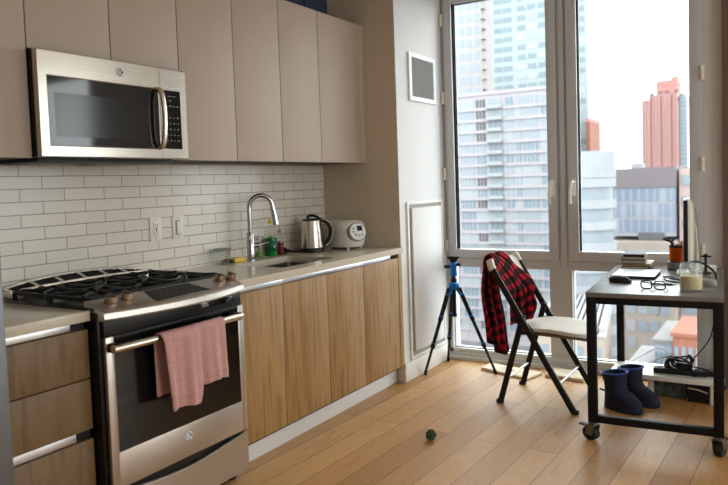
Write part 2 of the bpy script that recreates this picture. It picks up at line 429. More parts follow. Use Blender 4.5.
b.build('gasket', 'slot_dark', w)
for (x0, x1, g0, g1, hx, hg) in ((.648, 1.476, .71, 1.411, 1.446, .632), (1.549, 2.382, 1.620, 2.311, 1.588, 2.386)):
    z0, z1, gz0, gz1 = .772, 2.705, .836, 2.640
    b = MB(); yy0, yy1 = YW-.034, YW+.05
    b.box(x0, g0, yy0, yy1, z0, z1, .006); b.box(g1, x1, yy0, yy1, z0, z1, .006)
    b.box(g0-.004, g1+.004, yy0+.0005, yy1, z0, gz0, .006); b.box(g0-.004, g1+.004, yy0+.0005, yy1, gz1, z1, .006)
    b.box(g0-.012, g0, yy0+.012, yy1, gz0-.01, gz1+.01, mi=1); b.box(g1, g1+.012, yy0+.012, yy1, gz0-.01, gz1+.01, mi=1)
    sa = b.build('sash', ['window_frame','window_frame_lit'], w)
    b = MB(); b.box(g0-.003, g1+.003, YW+.012, YW+.018, gz0-.003, gz1+.003); b.build('pane', 'pane', sa)
    b = MB()
    b.box(g0, g0+.003, YW+.004, YW+.011, gz0, gz1); b.box(g1-.003, g1, YW+.004, YW+.011, gz0, gz1); b.box(g0, g1, YW+.004, YW+.011, gz1-.004, gz1)
    b.build('gasket', 'slot_dark', sa)
    # handle: pill escutcheon and lever hanging down
    b = MB(); b.box(hx-.017, hx+.017, yy0-.012, yy0, 1.215, 1.335, .008, seg=3)
    b.tube([(hx,yy0-.008,1.31),(hx,yy0-.04,1.312),(hx-.004,yy0-.05,1.30),(hx-.012,yy0-.05,1.25),(hx-.014,yy0-.045,1.165)], .011, 10)
    b.build('handle', 'handle_white', sa)
    for hz in (.86, 1.40, 1.96, 2.53):
        b = MB(); b.cyl((hg,yy0-.006,hz-.045),(hg,yy0-.006,hz-.003),.010); b.cyl((hg,yy0-.006,hz+.003),(hg,yy0-.006,hz+.045),.010)
        b.box(hg-.012,hg+.012,yy0-.004,YW,hz-.045,hz+.045,.002)
        b.build('hinge', 'handle_white', sa)
# window 2 further along the same wall, beyond the frame
w2 = bpy.data.objects.new('window_2', None); COL.objects.link(w2); w2.location = (5.45, YW, 0); WM[w2.name] = T((5.45,YW,0)); struct(w2)
b = MB()
for x in (4.35, 5.45, 6.54): b.box(x, x+.06, Y0, Y1, .1, 2.65, .004)
for z in (.1, .72, 2.59): b.box(4.35, 6.6, Y0, Y1, z, z+.06, .004)
b.build('window_frame', 'window_frame', w2)
for x0, x1 in ((4.4,5.46),(5.5,6.55)):
    b = MB(); b.box(x0, x1, YW+.03, YW+.036, .15, 2.6); b.build('pane', 'pane', w2)

# air vent and access panel on the white side of the pier
t = thing('air_vent', 'square white framed air vent high on the white wall beside the window', 'vent', (PX, 2.81, 1.9))
b = MB(); y0,y1,z0,z1 = 2.605, 3.015, 1.905, 2.232
b.box(PX,PX+.014,y0,y0+.035,z0,z1,.002); b.box(PX,PX+.014,y1-.035,y1,z0,z1,.002); b.box(PX,PX+.0135,y0+.034,y1-.034,z0,z0+.03,.001); b.box(PX,PX+.0135,y0+.034,y1-.034,z1-.03,z1,.001)
b.build('frame','vent_white',t)
b = MB(); b.box(PX,PX+.003,y0+.03,y1-.03,z0+.025,z1-.025)
for k in range(23): y=y0+.045+k*.0145; b.box(PX+.002,PX+.010,y,y+.006,z0+.03,z1-.03)
b.build('grille','vent_grey',t)
t = thing('access_panel', 'tall white access panel with grey reveal low on the white wall beside the window', 'panel', (PX, 2.8, .1))
b = MB(); y0,y1,z0,z1 = 2.522, 3.075, .13, 1.212
b.box(PX,PX+.012,y0,y0+.02,z0,z1,.002); b.box(PX,PX+.012,y1-.02,y1,z0,z1,.002); b.box(PX,PX+.0115,y0+.019,y1-.019,z0,z0+.02,.001); b.box(PX,PX+.0115,y0+.019,y1-.019,z1-.02,z1,.001)
b.build('frame','baseboard_paint',t)
b = MB(); b.box(PX,PX+.002,y0+.018,y1-.018,z0+.018,z1-.018); b.build('reveal','groove',t)
b = MB(); b.box(PX+.001,PX+.016,y0+.06,y1-.035,z0+.05,z1-.045,.003); b.build('door','white_paint',t)

# ------------------------------------------------------------------ upper cabinets
XU, ZB, ZT = .375, 1.487, 2.406
def upper(label, y0, y1, z0, doors, filler=None):
    t = thing('upper_cabinet', label, 'cabinet', (.18,(y0+y1)/2,z0), group='taupe wall cabinets')
    b = MB(); b.box(.0005, XU-.022, y0+.0005, y1-.0005, z0+.002, ZT-.001); b.build('body','cab_edge',t)
    for a, c in doors:
        b = MB(); b.box(XU-.02, XU, a+.0024, c-.0024, z0, ZT, .0015); b.build('door','cab_taupe',t)
    if filler:
        b = MB(); b.box(XU-.02, XU-.001, filler[0]+.0015, filler[1]-.001, z0, ZT, .001); b.build('filler_strip','cab_taupe',t)
upper('taupe wall cabinet left of the microwave', -.343, 0, ZB, [(-.343,0)])
upper('short taupe double cabinet directly above the microwave', 0, .762, 1.902, [(0,.381),(.381,.762)])
upper('taupe double door wall cabinet just right of the microwave', .762, 1.524, ZB, [(.762,1.143),(1.143,1.524)])
upper('taupe double door wall cabinet next to the pier at the window end', 1.524, YE-.0005, ZB, [(1.524,1.905),(1.905,2.372)], (2.372,YE))
b = MB(); b.box(.02,.28,1.92,2.165,ZT,2.74,.012); o=b.build('storage_bin','bin_navy'); tag(o,'dark navy fabric bin on top of the wall cabinets, nearer the window','bin','navy bins above the cabinets')
b = MB(); b.box(.02,.28,1.5,1.912,ZT,2.74,.012); o=b.build('storage_bin','bin_navy'); tag(o,'dark navy fabric bin on top of the wall cabinets, farther from the window','bin','navy bins above the cabinets')

# ------------------------------------------------------------------ base cabinets
t = thing('drawer_cabinet','wood front three drawer base cabinet left of the range','cabinet',(.3,-.16,0))
b = MB(); b.box(.01,.598,-.338,.008,.1,.874); b.build('body','cab_edge',t)
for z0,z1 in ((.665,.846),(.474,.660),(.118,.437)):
    b = MB(); b.box(.6,.62,-.336,.016,z0,z1,.0015); b.build('drawer','oak_dim',t)
for z0,z1 in ((.850,.874),(.440,.470)):
    b = MB(); b.box(.585,.612,-.336,-.05,z0,z1,.002); b.box(.585,.606,-.05,.012,z0,z1,mi=1); b.build('finger_channel',['channel','slot_dark'],t)  # dark end piece stands in for a dark reflection in the metal
def basecab(label, y0, y1, doors, endp=None):
    t = thing('base_cabinet', label, 'cabinet', (.3,(y0+y1)/2,0), group='wood front base cabinets')
    b = MB(); b.box(.01,.598,y0+.001,y0+.02,.1,.874); b.box(.01,.598,y1-.02,y1-.001,.1,.874); b.box(.01,.598,y0+.02,y1-.02,.1,.12); b.box(.01,.03,y0+.02,y1-.02,.12,.874)
    b.build('body','cab_edge',t)
    for a,c in doors:
        b = MB(); b.box(.6,.62,a+.0015,c-.0015,.118,.848,.0015); b.build('door','oak_v',t)
    b = MB(); 
    e = y1 if not endp else 2.27
    b.box(.585,.628,y0+.001,e,.852,.876,.003)
    if endp: b.box(.585,.600,e,endp[0],.852,.876,mi=1)
    b.build('finger_channel',['channel','slot_dark'],t)
    if endp:
        b = MB(); b.box(.02,.622,endp[0]+.001,endp[1],.118,.877,.0015); b.build('end_panel','oak_v',t)
basecab('narrow wood front base cabinet touching the right side of the range', .79, 1.161, [(.79,1.161)])
basecab('wide two door wood front base cabinet under the sink', 1.161, 1.945, [(1.161,1.56),(1.56,1.945)])
basecab('wood front base cabinet at the window end of the counter', 1.945, YE-.001, [(1.945,2.385)], (2.385,YE-.002))
b = MB(); b.box(.548,.566,.792,YE-.016,0,.117,.001); o=struct(b.build('trim_2','toe_white'))
b = MB(); b.box(.548,.566,-.336,.01,0,.117,.001); o=struct(b.build('trim_3','toe_white'))

# counters
b = MB(); b.box(.0095,.636,-.338,.018,.878,.915,.002)
tag(b.build('countertop','quartz'),'short beige quartz counter end left of the range','countertop')
SX0,SX1,SY0,SY1 = .17,.53,1.29,1.80
b = MB()
def rr(x0,x1,y0,y1,r,n=5):
    out=[]
    for cx,cy,a in ((x1-r,y1-r,0),(x0+r,y1-r,90),(x0+r,y0+r,180),(x1-r,y0+r,270)):
        for k in range(n+1): t_=R(a+90*k/n); out.append((cx+r*math.cos(t_),cy+r*math.sin(t_)))
    return out
def slab_with_hole(b, X0,X1,Yb0,Yb1, hole, z0, z1):
    inn = hole; n=len(inn)
    cx=(SX0+SX1)/2; cy=(SY0+SY1)/2
    def outp(p):
        dx,dy=p[0]-cx,p[1]-cy
        s=min([((X1-cx)/dx) if dx>1e-9 else ((X0-cx)/dx if dx<-1e-9 else 1e9), ((Yb1-cy)/dy) if dy>1e-9 else ((Yb0-cy)/dy if dy<-1e-9 else 1e9)])
        return (cx+dx*s, cy+dy*s)
    pts=[]
    for i in range(n): pts.append((inn[i],outp(inn[i])))
    # add outer corners as extra samples
    ring=[(math.atan2(q[1]-cy,q[0]-cx),p,q) for p,q in pts]
    for X,Y in ((X0,Yb0),(X1,Yb0),(X0,Yb1),(X1,Yb1)):
        a=math.atan2(Y-cy,X-cx)
        best=min(inn,key=lambda p:abs(math.atan2(p[1]-cy,p[0]-cx)-a))
        ring.append((a,best,(X,Y)))
    ring.sort(key=lambda r:r[0]); m=len(ring)
    vi=[[b.bm.verts.new((*p,z)) for z in (z0,z1)] for _,p,_ in ring]; vo=[[b.bm.verts.new((*q,z)) for z in (z0,z1)] for _,_,q in ring]
    for i in range(m):
        j=(i+1)%m
        for f in ((vi[i][1],vo[i][1],vo[j][1],vi[j][1]),(vi[i][0],vi[j][0],vo[j][0],vo[i][0]),(vo[i][0],vo[j][0],vo[j][1],vo[i][1]),(vi[i][0],vi[i][1],vi[j][1],vi[j][0])):
            b.bm.faces.new(f)
    bmesh.ops.remove_doubles(b.bm, verts=b.bm.verts[:], dist=1e-5)
hole = rr(SX0,SX1,SY0,SY1,.025)
slab_with_hole(b,.0095,.636,.79,YE-.002,hole,.878,.915)
tag(b.build('countertop','quartz'),'long beige quartz counter from the range to the pier, with a sink cut-out','countertop')
b = MB()
def ring3(x0,x1,y0,y1,r,z): return [(x,y,z) for x,y in rr(x0,x1,y0,y1,r)]
b.loft([ring3(SX0-.012,SX1+.012,SY0-.012,SY1+.012,.03,.877),ring3(SX0-.003,SX1+.003,SY0-.003,SY1+.003,.027,.877),ring3(SX0+.004,SX1-.004,SY0+.004,SY1-.004,.03,.72),ring3(SX0+.03,SX1-.03,SY0+.03,SY1-.03,.03,.695)],caps=(False,True))
t=thing('sink','undermounted stainless steel sink basin set in the counter below the faucet','sink',(.35,1.55,.69))
b.build('basin','basin_steel',t)
b=MB(); b.lathe([(.045,.6945),(.045,.699),(.03,.699),(.028,.696)],20,mt=T((.33,1.55,0))); b.build('drain','chrome',t)

# faucet: gooseneck swung towards the window end
t=thing('faucet','tall chrome gooseneck kitchen faucet with pull-down spray head behind the sink','faucet',(.095,1.535,.915))
fx,fy=.095,1.535; dx,dy=.62,.785
b=MB(); b.lathe([(.026,.9155),(.026,.922),(.0225,.926),(.0225,1.075),(.0195,1.08)],24,mt=T((fx,fy,0))); b.build('base','chrome',t)
b=MB(); rad=.070
pts=[(fx,fy,1.07),(fx,fy,1.12),(fx,fy,1.20)]
for k in range(13):
    a=math.pi*(1-k/12*1.02); pts.append((fx+dx*(rad+rad*math.cos(a)),fy+dy*(rad+rad*math.cos(a)),1.228+rad*math.sin(a)))
b.tube(pts,.0135,14,sub=4); b.build('spout','chrome',t)
ex,ey=fx+dx*rad*2,fy+dy*rad*2
b=MB(); b.cyl((ex,ey,1.228),(ex+dx*.008,ey+dy*.008,1.19),.0145,.0155); b.cyl((ex+dx*.008,ey+dy*.008,1.19),(ex+dx*.018,ey+dy*.018,1.12),.0165,.019,20); b.build('spray_head','chrome',t)
b=MB(); b.cyl((fx,fy,1.0),(fx+.012*1.6,fy+.05,1.0),.016,.016); b.tube([(fx+.018,fy+.048,1.0),(fx+.03,fy+.075,1.006),(fx+.045,fy+.115,1.012)],.0065,10); b.build('lever','chrome',t)

# refrigerator at the near end
t=thing('refrigerator','grey steel refrigerator at the near end of the counter, left edge of the kitchen','refrigerator',(.36,-.75,0))
b=MB(); b.box(.01,.655,-1.25,-.345,.03,1.78,.004); b.build('body','grey_plastic',t)
b=MB(); b.box(.66,.71,-1.25,-.345,1.21,1.78,.008); b.build('freezer_door','fridge',t)
b=MB(); b.box(.66,.71,-1.25,-.345,.05,1.2,.008); b.build('door','fridge',t)
b=MB(); b.tube([(.71,-1.17,.8),(.75,-1.17,.82),(.75,-1.17,1.4),(.71,-1.17,1.42)],.011,10); b.build('handle','chrome',t)

# wall plates
def plate(name,label,y0,kind):
    t=thing(name,label,'socket' if kind else 'switch',(.009,y0+.038,1.083)); z0,z1=1.083,1.207
    b=MB(); b.box(.0085,.015,y0,y0+.078,z0,z1,.002); b.build('cover_plate','outlet_white',t)
    if kind:
        b=MB(); b.box(.0145,.0185,y0+.021,y0+.057,z0+.022,z1-.022,.002)
        for zc in (z0+.042,z1-.042):
            for yy in (-.008,.006): b.box(.018,.0188,y0+.039+yy,y0+.0415+yy,zc-.006,zc+.008,mi=1)
            b.box(.018,.0188,y0+.036,y0+.042,zc-.016,zc-.010,mi=1)
        for k in (-.008,.002): b.box(.018,.0192,y0+.033,y0+.045,(z0+z1)/2+k,(z0+z1)/2+k+.006,mi=1)
        b.build('receptacle',['outlet_white','slot_dark'],t)
    else:
        b=MB(); b.box(.0145,.0165,y0+.021,y0+.057,z0+.022,z1-.022,.001,mi=1); b.box(.0155,.022,y0+.025,y0+.053,z0+.027,z1-.028,.002); b.build('rocker',['outlet_white','grey_plastic'],t)
    for zz in (z0+.011,z1-.011): b=MB(); b.cyl((.0148,y0+.039,zz),(.0162,y0+.039,zz),.0035); b.build('screw','grey_plastic',t)
plate('wall_outlet','white double socket plate on the tiles above the range',.858,True)
plate('light_switch','white rocker switch plate on the tiles, right of the socket plate',1.011,False)
# ------------------------------------------------------------------ emblem: ring with curling script
def emblem(b, x, y, z, r, mi=0, mj=1):
    """round badge facing +x"""
    b.lathe([(r,0),(r,.0024),(r*.96,.0034),(r*.82,.0034),(r*.80,.002)],28,mi,T((x,y,z),0,0,R(90)),(True,False))
    b.lathe([(r*.81,.0021),(.0001,.0021)],28,mj,T((x,y,z),0,0,R(90)),(False,False))
    def cur(pts): b.tube([(x+.0024,y+r*p[0],z+r*p[1]) for p in pts], r*.085, 6, mi, sub=4)
    cur([(-.12,.45),(-.35,.5),(-.5,.2),(-.42,-.2),(-.15,-.3),(0,0),(-.12,.22),(-.3,.05),(-.1,-.5),(-.35,-.6)])
    cur([(.5,.35),(.3,.5),(.15,.3),(.3,.1),(.1,-.1),(.15,-.45),(.4,-.5),(.55,-.25)])
    for k in range(4):
        a=R(45+90*k); cur([(.66*math.cos(a-.4),.66*math.sin(a-.4)),(.74*math.cos(a),.74*math.sin(a)),(.66*math.cos(a+.4),.66*math.sin(a+.4))])

# ------------------------------------------------------------------ range
RY0,RY1=.024,.787; RC=(RY0+RY1)/2
t=thing('gas_range','stainless slide-in gas range with black oven glass and front knobs','range',(.35,RC,0))
b=MB(); b.box(.02,.665,RY0,RY1,.045,.905,.003); b.box(.05,.60,RY0+.03,RY1-.03,0.02,.05); b.build('body','black_enamel',t)
for fx_,fy_ in ((.62,RY0+.05),(.62,RY1-.05),(.08,RY0+.05),(.08,RY1-.05)):
    b=MB(); b.cyl((fx_,fy_,0),(fx_,fy_,.05),.018); b.build('foot','black_rubber',t)
b=MB(); b.box(.012,.64,RY0-.014,RY1+.012,.9155,.9205,.002); b.box(.05,.60,RY0+.02,RY1-.02,.920,.923,.001); b.build('cooktop','black_enamel',t)
# rear vent rail: thin arched rail at the back, straighter rail in front, posts between, dark slots
b=MB()
def arch(u,z0,h): return z0+h*max(0,math.sin(math.pi*u))**.6
ya_,yb_=RY0+.02,RY1-.02
b.tube([(.024,ya_+(yb_-ya_)*k/20,arch(k/20,.950,.038)) for k in range(21)],.01,sec=(.006,.011,(0,0,1)),sub=1)
b.tube([(.112,ya_+(yb_-ya_)*k/20,arch(k/20,.944,.014)) for k in range(21)],.01,sec=(.009,.007,(0,0,1)),sub=1)
for k in range(7):
    u=.02+.96*k/6; y=ya_+(yb_-ya_)*u; z1,z2=arch(u,.950,.038),arch(u,.944,.014)
    b.tube([(.024,y,z1-.002),(.112,y,z2-.002)],.01,sec=(.005,.009,(0,0,1)),smooth=False)
b.box(.105,.118,ya_,yb_,.9205,.946,.001)
b.box(.0125,.118,ya_-.006,ya_+.004,.9205,.952,.002); b.box(.0125,.118,yb_-.004,yb_+.006,.9205,.952,.002)
b.build('rear_vent',['steel_h'],t)
b=MB(); b.prism([(ya_,.9207)]+[(ya_+(yb_-ya_)*k/20,arch(k/20,.944,.036)) for k in range(21)]+[(yb_,.9207)],.006,'X',.0125); b.box(.02,.104,ya_+.006,yb_-.006,.9207,.938)
b.build('vent_slot','slot_dark',t)
# burners and grates
for (bx_,by_,br_) in ((.17,.17,.04),(.46,.17,.046),(.31,RC,.05),(.17,.64,.046),(.46,.64,.04)):
    b=MB(); b.lathe([(br_+.012,.922),(br_+.012,.925),(br_,.928),(br_,.932)],20,1,T((bx_,by_,0))); b.lathe([(br_*.85,.932),(br_*.85,.937),(br_*.7,.939),(.001,.939)],20,0,T((bx_,by_,0)),(True,False))
    b.build('burner',['cast_iron','grey_plastic'],t)
gw=(RY1-RY0-.05)/3
for k in range(3):
    a=RY0+.025+gw*k+.004; c=a+gw-.008; m_=(a+c)/2
    b=MB(); z0,z1=.940,.955; x0,x1=.115,.585
    def bar(p,q,wd=.0075,z0=z0,z1=z1):
        p,q=Vector((*p,(z0+z1)/2)),Vector((*q,(z0+z1)/2)); b.tube([p,q],.01,sec=((z1-z0)/2,wd,(0,0,1)),smooth=False)
    for y in (a,c): bar((x0,y),(x1,y))
    for x in (x0,(x0+x1)/2,x1): bar((x,a),(x,c))
    for cx in (.21,.46):
        for ang in (45,135,225,315):
            ca,sa_=math.cos(R(ang)),math.sin(R(ang)); bar((cx+.03*ca,m_+.03*sa_),(cx+.13*ca if abs(.13*ca)<.125 else cx+.12*ca, m_+min(gw/2-.006,.115)*(1 if sa_>0 else -1)),.006,.944,.960)
        bar((cx-.12,m_),(cx-.035,m_),.006,.944,.960); bar((cx+.035,m_),(cx+.12,m_),.006,.944,.960)
    for x in (x0,x1,(x0+x1)/2):
        for y in (a,c): b.box(x-.008,x+.008,y-.007,y+.007,.922,.945)
    b.build('grate','cast_iron',t)
# bowed control panel: wedge top with rounded front lip
b=MB(); n=22; top=[];rings=[]
for k in range(n+1):
    u=k/n; y=RY0+.004+(RY1-RY0-.010)*u; bow=.062*(1-(2*u-1)**2)
    xf=.700+bow
    rings.append([(.590,y,.905),(.590,y,.944),(.61,y,.9465),(xf-.022,y,.916),(xf-.006,y,.910),(xf,y,.904),(xf+.002,y,.884),(xf-.004,y,.877),(xf-.03,y,.874),(.60,y,.874),(.60,y,.9)])
b.loft(rings); b.build('control_panel','panel_steel',t)
# black fascia recessed under the panel
b=MB(); b.box(.66,.684,RY0+.012,RY1-.012,.812,.874,.002); b.box(.683,.686,RY0+.5,RY0+.70,.836,.862,.003,mi=1); b.box(.6855,.687,RY0+.505,RY0+.545,.842,.856,mi=2); b.build('fascia',['black_enamel','black_glass','mark_grey'],t)
def panel_z(x,xf): return .9465+(x-.61)*(.916-.9465)/(xf-.022-.61)
b=MB(); xfm=.760
P_=[(.620,.285),(.722,.258),(.728,.545),(.620,.52)]
bot=[(x,y,panel_z(x,xfm)-.002) for x,y in P_]; tp=[(x,y,panel_z(x,xfm)+.0022) for x,y in P_]
b.loft([bot,tp]); o=b.build('display','display_glass',t,smooth=False)
b=MB()
for i in range(8):
    for j in range(2):
        x=.66+.035*j; y=.30+.028*i; b.box(x,x+.003,y,y+.009,panel_z(x,xfm)+.0015,panel_z(x,xfm)+.0027)
b.build('lettering','mark_grey',o)
for (kx,ky) in ((.650,.098),(.648,.172),(.646,.686),(.650,.753)):
    b=MB(); mt=T((kx,ky,panel_z(kx,.725)-.002),0,0,R(17))
    b.lathe([(.025,0),(.025,.005),(.021,.007),(.0205,.024),(.018,.028),(.0001,.029)],24,0,mt,(True,False)); b.box(-.020,.020,-.008,.008,.018,.0325,.003,0,mt)
    b.build('knob',['bronze_knob'],t)
# oven door
d0,d1=RY0+.014,RY1-.006
b=MB()
g0,g1,gz0,gz1=.073,.747,.372,.800
b.box(.668,.690,d0,g0,.235,.812,.003); b.box(.668,.690,g1,d1,.235,.812,.003); b.box(.668,.6898,d0+.002,d1-.002,.235,gz0,.003); b.box(.668,.6896,d0+.002,d1-.002,gz1,.812,.003,mi=1)
dr=b.build('oven_door',['steel_door','black_enamel'],t)
b=MB(); b.box(.672,.688,g0-.003,g1+.003,gz0-.003,gz1+.003); b.box(.6878,.6885,.155,.665,.43,.745,mi=1); b.build('glass',['black_glass','black_glass2'],dr)
b=MB()
hz=.775
b.tube([(.730+.014*math.sin(math.pi*k/14),.036+.688*k/14,hz) for k in range(15)],.0155,14,0,sub=2)
for y in (.058,.706): b.box(.686,.742,y-.017,y+.014,hz-.017,hz+.017,.006,mi=1)
b.build('handle',['polished','black_plastic'],dr)
b=MB(); emblem(b,.6895,.418,.322,.019); b.build('badge',['vent_white','slot_dark'],dr)
# storage drawer with a smile-shaped top edge
n=24
b=MB(); poly=[(d0,.045),(d1,.045)]+[(d1+(d0-d1)*k/n, .222-.03*math.sin(math.pi*k/n)**1.5) for k in range(n+1)]
b.prism(poly,.022,'X',.668,bev=.0025)
b.build('storage_drawer','steel_door',t)

# pink towel over the oven handle
def sheet(name, fn, nu, nv, mat, parent=None, thick=.004, sub=1, uvs=(1,1), keep=False):
    bm=bmesh.new(); uvl=bm.loops.layers.uv.new('UVMap')
    g=[[bm.verts.new(fn(i/nu,j/nv)) for j in range(nv+1)] for i in range(nu+1)]
    for i in range(nu):
        for j in range(nv):
            f=bm.faces.new((g[i][j],g[i+1][j],g[i+1][j+1],g[i][j+1])); f.smooth=True
            for l,(a,c) in zip(f.loops,((i,j),(i+1,j),(i+1,j+1),(i,j+1))): l[uvl].uv=(a/nu*uvs[0],c/nv*uvs[1])
    bmesh.ops.recalc_face_normals(bm,faces=bm.faces[:])
    loc=Vector()
    if parent is None:
        vs=[v.co for v in bm.verts]; loc=Vector(((min(v.x for v in vs)+max(v.x for v in vs))/2,(min(v.y for v in vs)+max(v.y for v in vs))/2,min(v.z for v in vs)))
        for v in bm.verts: v.co-=loc
    else:
        inv=WM[parent.name].inverted()
        for v in bm.verts: v.co=inv@v.co
    me=bpy.data.meshes.new(name); bm.to_mesh(me); bm.free(); me.materials.append(M[mat])
    o=bpy.data.objects.new(name,me); COL.objects.link(o); o.location=loc; WM[o.name]=Matrix.Translation(loc)
    if parent is not None: o.parent=parent; o.location=(0,0,0); WM[o.name]=WM[parent.name].copy()
    s=o.modifiers.new('thickness','SOLIDIFY'); s.thickness=thick; s.offset=0
    if sub: q=o.modifiers.new('soft','SUBSURF'); q.levels=q.render_levels=sub
    return o
def towel_fn(u,v):
    # u along the handle, v from the back hem over the bar to the front hem
    y0,y1=.232,.590
    y=y0+(y1-y0)*u
    back=.235 if u<.5 else .20
    front=(.292 if u<.50 else .235+.02*(u-.5))
    bar=math.pi*.019
    L=back+bar+front; s=v*L
    xb=.730+.014*math.sin(math.pi*min(1,max(0,(y-.036)/.688)))
    fold=.016*(1/(1+math.exp((u-.515)*70)))          # the left part hangs a layer proud of the right
    wav=.007*math.sin(u*17+1.2)+.004*math.sin(u*41)
    r=.0185
    if s<back: x=xb-r-.003; z=.775-(back-s); k=(back-s)/back; x+=wav*k*.5; x=max(x,.703)
    elif s<back+bar: a=math.pi*(1-(s-back)/bar); x=xb+r*math.cos(a); z=.775+r*math.sin(a); k=0; x+=fold*.6*(1 if a<1.6 else 0)
    else:
        d=s-back-bar; k=d/front; x=xb+r+fold+wav*(.25+k)+.004*k; z=.775-d
        z+= .006*math.sin(u*9+.5)*k
        y+= (.020*k*(1-u*2) if u<.5 else .010*k)      # front narrows slightly to the right
    if s>back+bar: x+=.004*math.exp(-((k-.83)/.018)**2)
    return (x,y,z)
o=sheet('towel',towel_fn,44,60,'pink_terry',None,.008,1)
tag(o,'pink terry towel hanging folded over the oven door handle','towel')

# ------------------------------------------------------------------ microwave
MY0,MY1,MZ0,MZ1=.003,.744,1.486,1.895
def g(y): return y-.0216-.0125*y
t=thing('microwave','stainless over-the-range microwave with black window above the gas range','microwave',(.2,.385,MZ0))
b=MB(); b.box(.0095,.402,MY0,MY1,MZ0+.004,MZ1,.002); b.box(.03,.36,MY0+.03,MY1-.03,MZ0-.012,MZ0+.006,.002,mi=1); b.box(.05,.20,.1,.33,MZ0-.015,MZ0-.010,mi=2); b.box(.05,.20,.44,.66,MZ0-.015,MZ0-.010,mi=2)
b.build('body',['black_enamel','black_plastic','grey_plastic'],t)
ds=g(.617)
b=MB(); w0,w1,wz0,wz1=g(.060),g(.606),1.534,1.797
n=10
def xfront(y): u=(y-MY0)/(MY1-MY0); return .430+.003*math.sin(math.pi*u)
def curved(b,y0,y1,z0,z1,xb,mi=0,off=0,n=8,bev=True):
    rings=[]
    for k in range(n+1):
        y=y0+(y1-y0)*k/n; x=xfront(y)+off; e=.004 if bev else 0
        rings.append([(xb,y,z0),(x-e,y,z0),(x,y,z0+e),(x,y,z1-e),(x-e,y,z1),(xb,y,z1)] if bev else [(xb,y,z0),(x,y,z0),(x,y,z1),(xb,y,z1)])
    b.loft(rings,mi)
curved(b,MY0,w0,MZ0+.002,MZ1,.402); curved(b,w1,ds-.0012,MZ0+.002,MZ1,.402); curved(b,w0,w1,MZ0+.002,wz0,.402); curved(b,w0,w1,wz1,MZ1,.402)
dr=b.build('door','steel',t)
b=MB(); curved(b,w0-.002,w1+.002,wz0-.002,wz1+.002,.408,0,-.0035,bev=False); curved(b,g(.092),g(.50),1.568,1.737,.408,1,-.0029,bev=False); b.build('window',['black_glass','black_glass2'],dr)
b=MB(); hy=g(.600)
b.tube([(.428,hy,1.796),(.452,hy+.002,1.788),(.464,hy+.004,1.75),(.469,hy+.005,1.67),(.464,hy+.004,1.59),(.452,hy+.002,1.546),(.428,hy,1.538)],.011,12,sub=5); b.build('handle','polished',dr)
b=MB(); emblem(b,xfront(g(.402))-.0005,g(.402),1.848,.019); b.build('badge',['vent_white','slot_dark'],dr)
b=MB(); curved(b,ds+.0012,MY1,MZ0+.002,MZ1,.402); cp=b.build('control_panel','steel',t)
b=MB(); curved(b,g(.630),g(.738),1.534,1.797,.408,0,.0012,bev=False); kp=b.build('keypad','black_glass2',cp)
b=MB()
for r_ in range(8):
    for c_ in range(4):
        if r_ in (2,) or (r_==0 and c_!=1): continue
        y=g(.646)+.022*c_; z=1.75-.026*r_; x=xfront(y)+.0008; hgt=.004 if (r_+c_)%2 else .006
        b.box(x,x+.0012,y,y+(.012 if r_<3 else .007),z,z+hgt)
b.box(xfront(.68)+.0008,xfront(.68)+.0018,g(.655),g(.712),1.77,1.772)
b.build('lettering','mark_grey',kp)

# ------------------------------------------------------------------ things on the counter
CZ=.915
# glass measuring cup
t=thing('measuring_cup','small clear glass measuring cup with red markings on the counter by the tiles','cup',(.075,1.315,CZ))
b=MB(); mt=T((.075,1.315,CZ)); b.lathe([(.032,.0005),(.036,.004),(.050,.083),(.052,.088),(.049,.086),(.046,.08),(.033,.008),(.0001,.007)],28,0,mt,(True,False))
b.build('glass','cup_glass',t)
b=MB()
for k in range(5): b.box(.075+.0405+.0022*k,.075+.042+.0022*k,1.30,1.318+.006*(k%2),CZ+.02+.013*k,CZ+.0225+.013*k)
b.box(.119,.1205,1.296,1.326,CZ+.068,CZ+.071); b.build('marking','red_mark',t)
b=MB(); b.tube([(.085,1.36,CZ+.078),(.095,1.39,CZ+.076),(.097,1.395,CZ+.05),(.085,1.378,CZ+.02),(.08,1.35,CZ+.014)],.005,8); b.lathe([(.0505,.083),(.0535,.087),(.0505,.091),(.0478,.087)],28,1,mt); b.build('handle',['clear','grey_plastic'],t)
t=thing('sponge','yellow sponge with dark scouring end lying by the faucet base','sponge',(.06,1.44,CZ))
b=MB(); b.box(.035,.085,1.405,1.49,CZ+.0005,CZ+.024,.005); b.build('foam','yellow',t)
b=MB(); b.box(.034,.086,1.372,1.404,CZ+.0005,CZ+.022,.005); b.build('scourer','black_plastic',t)
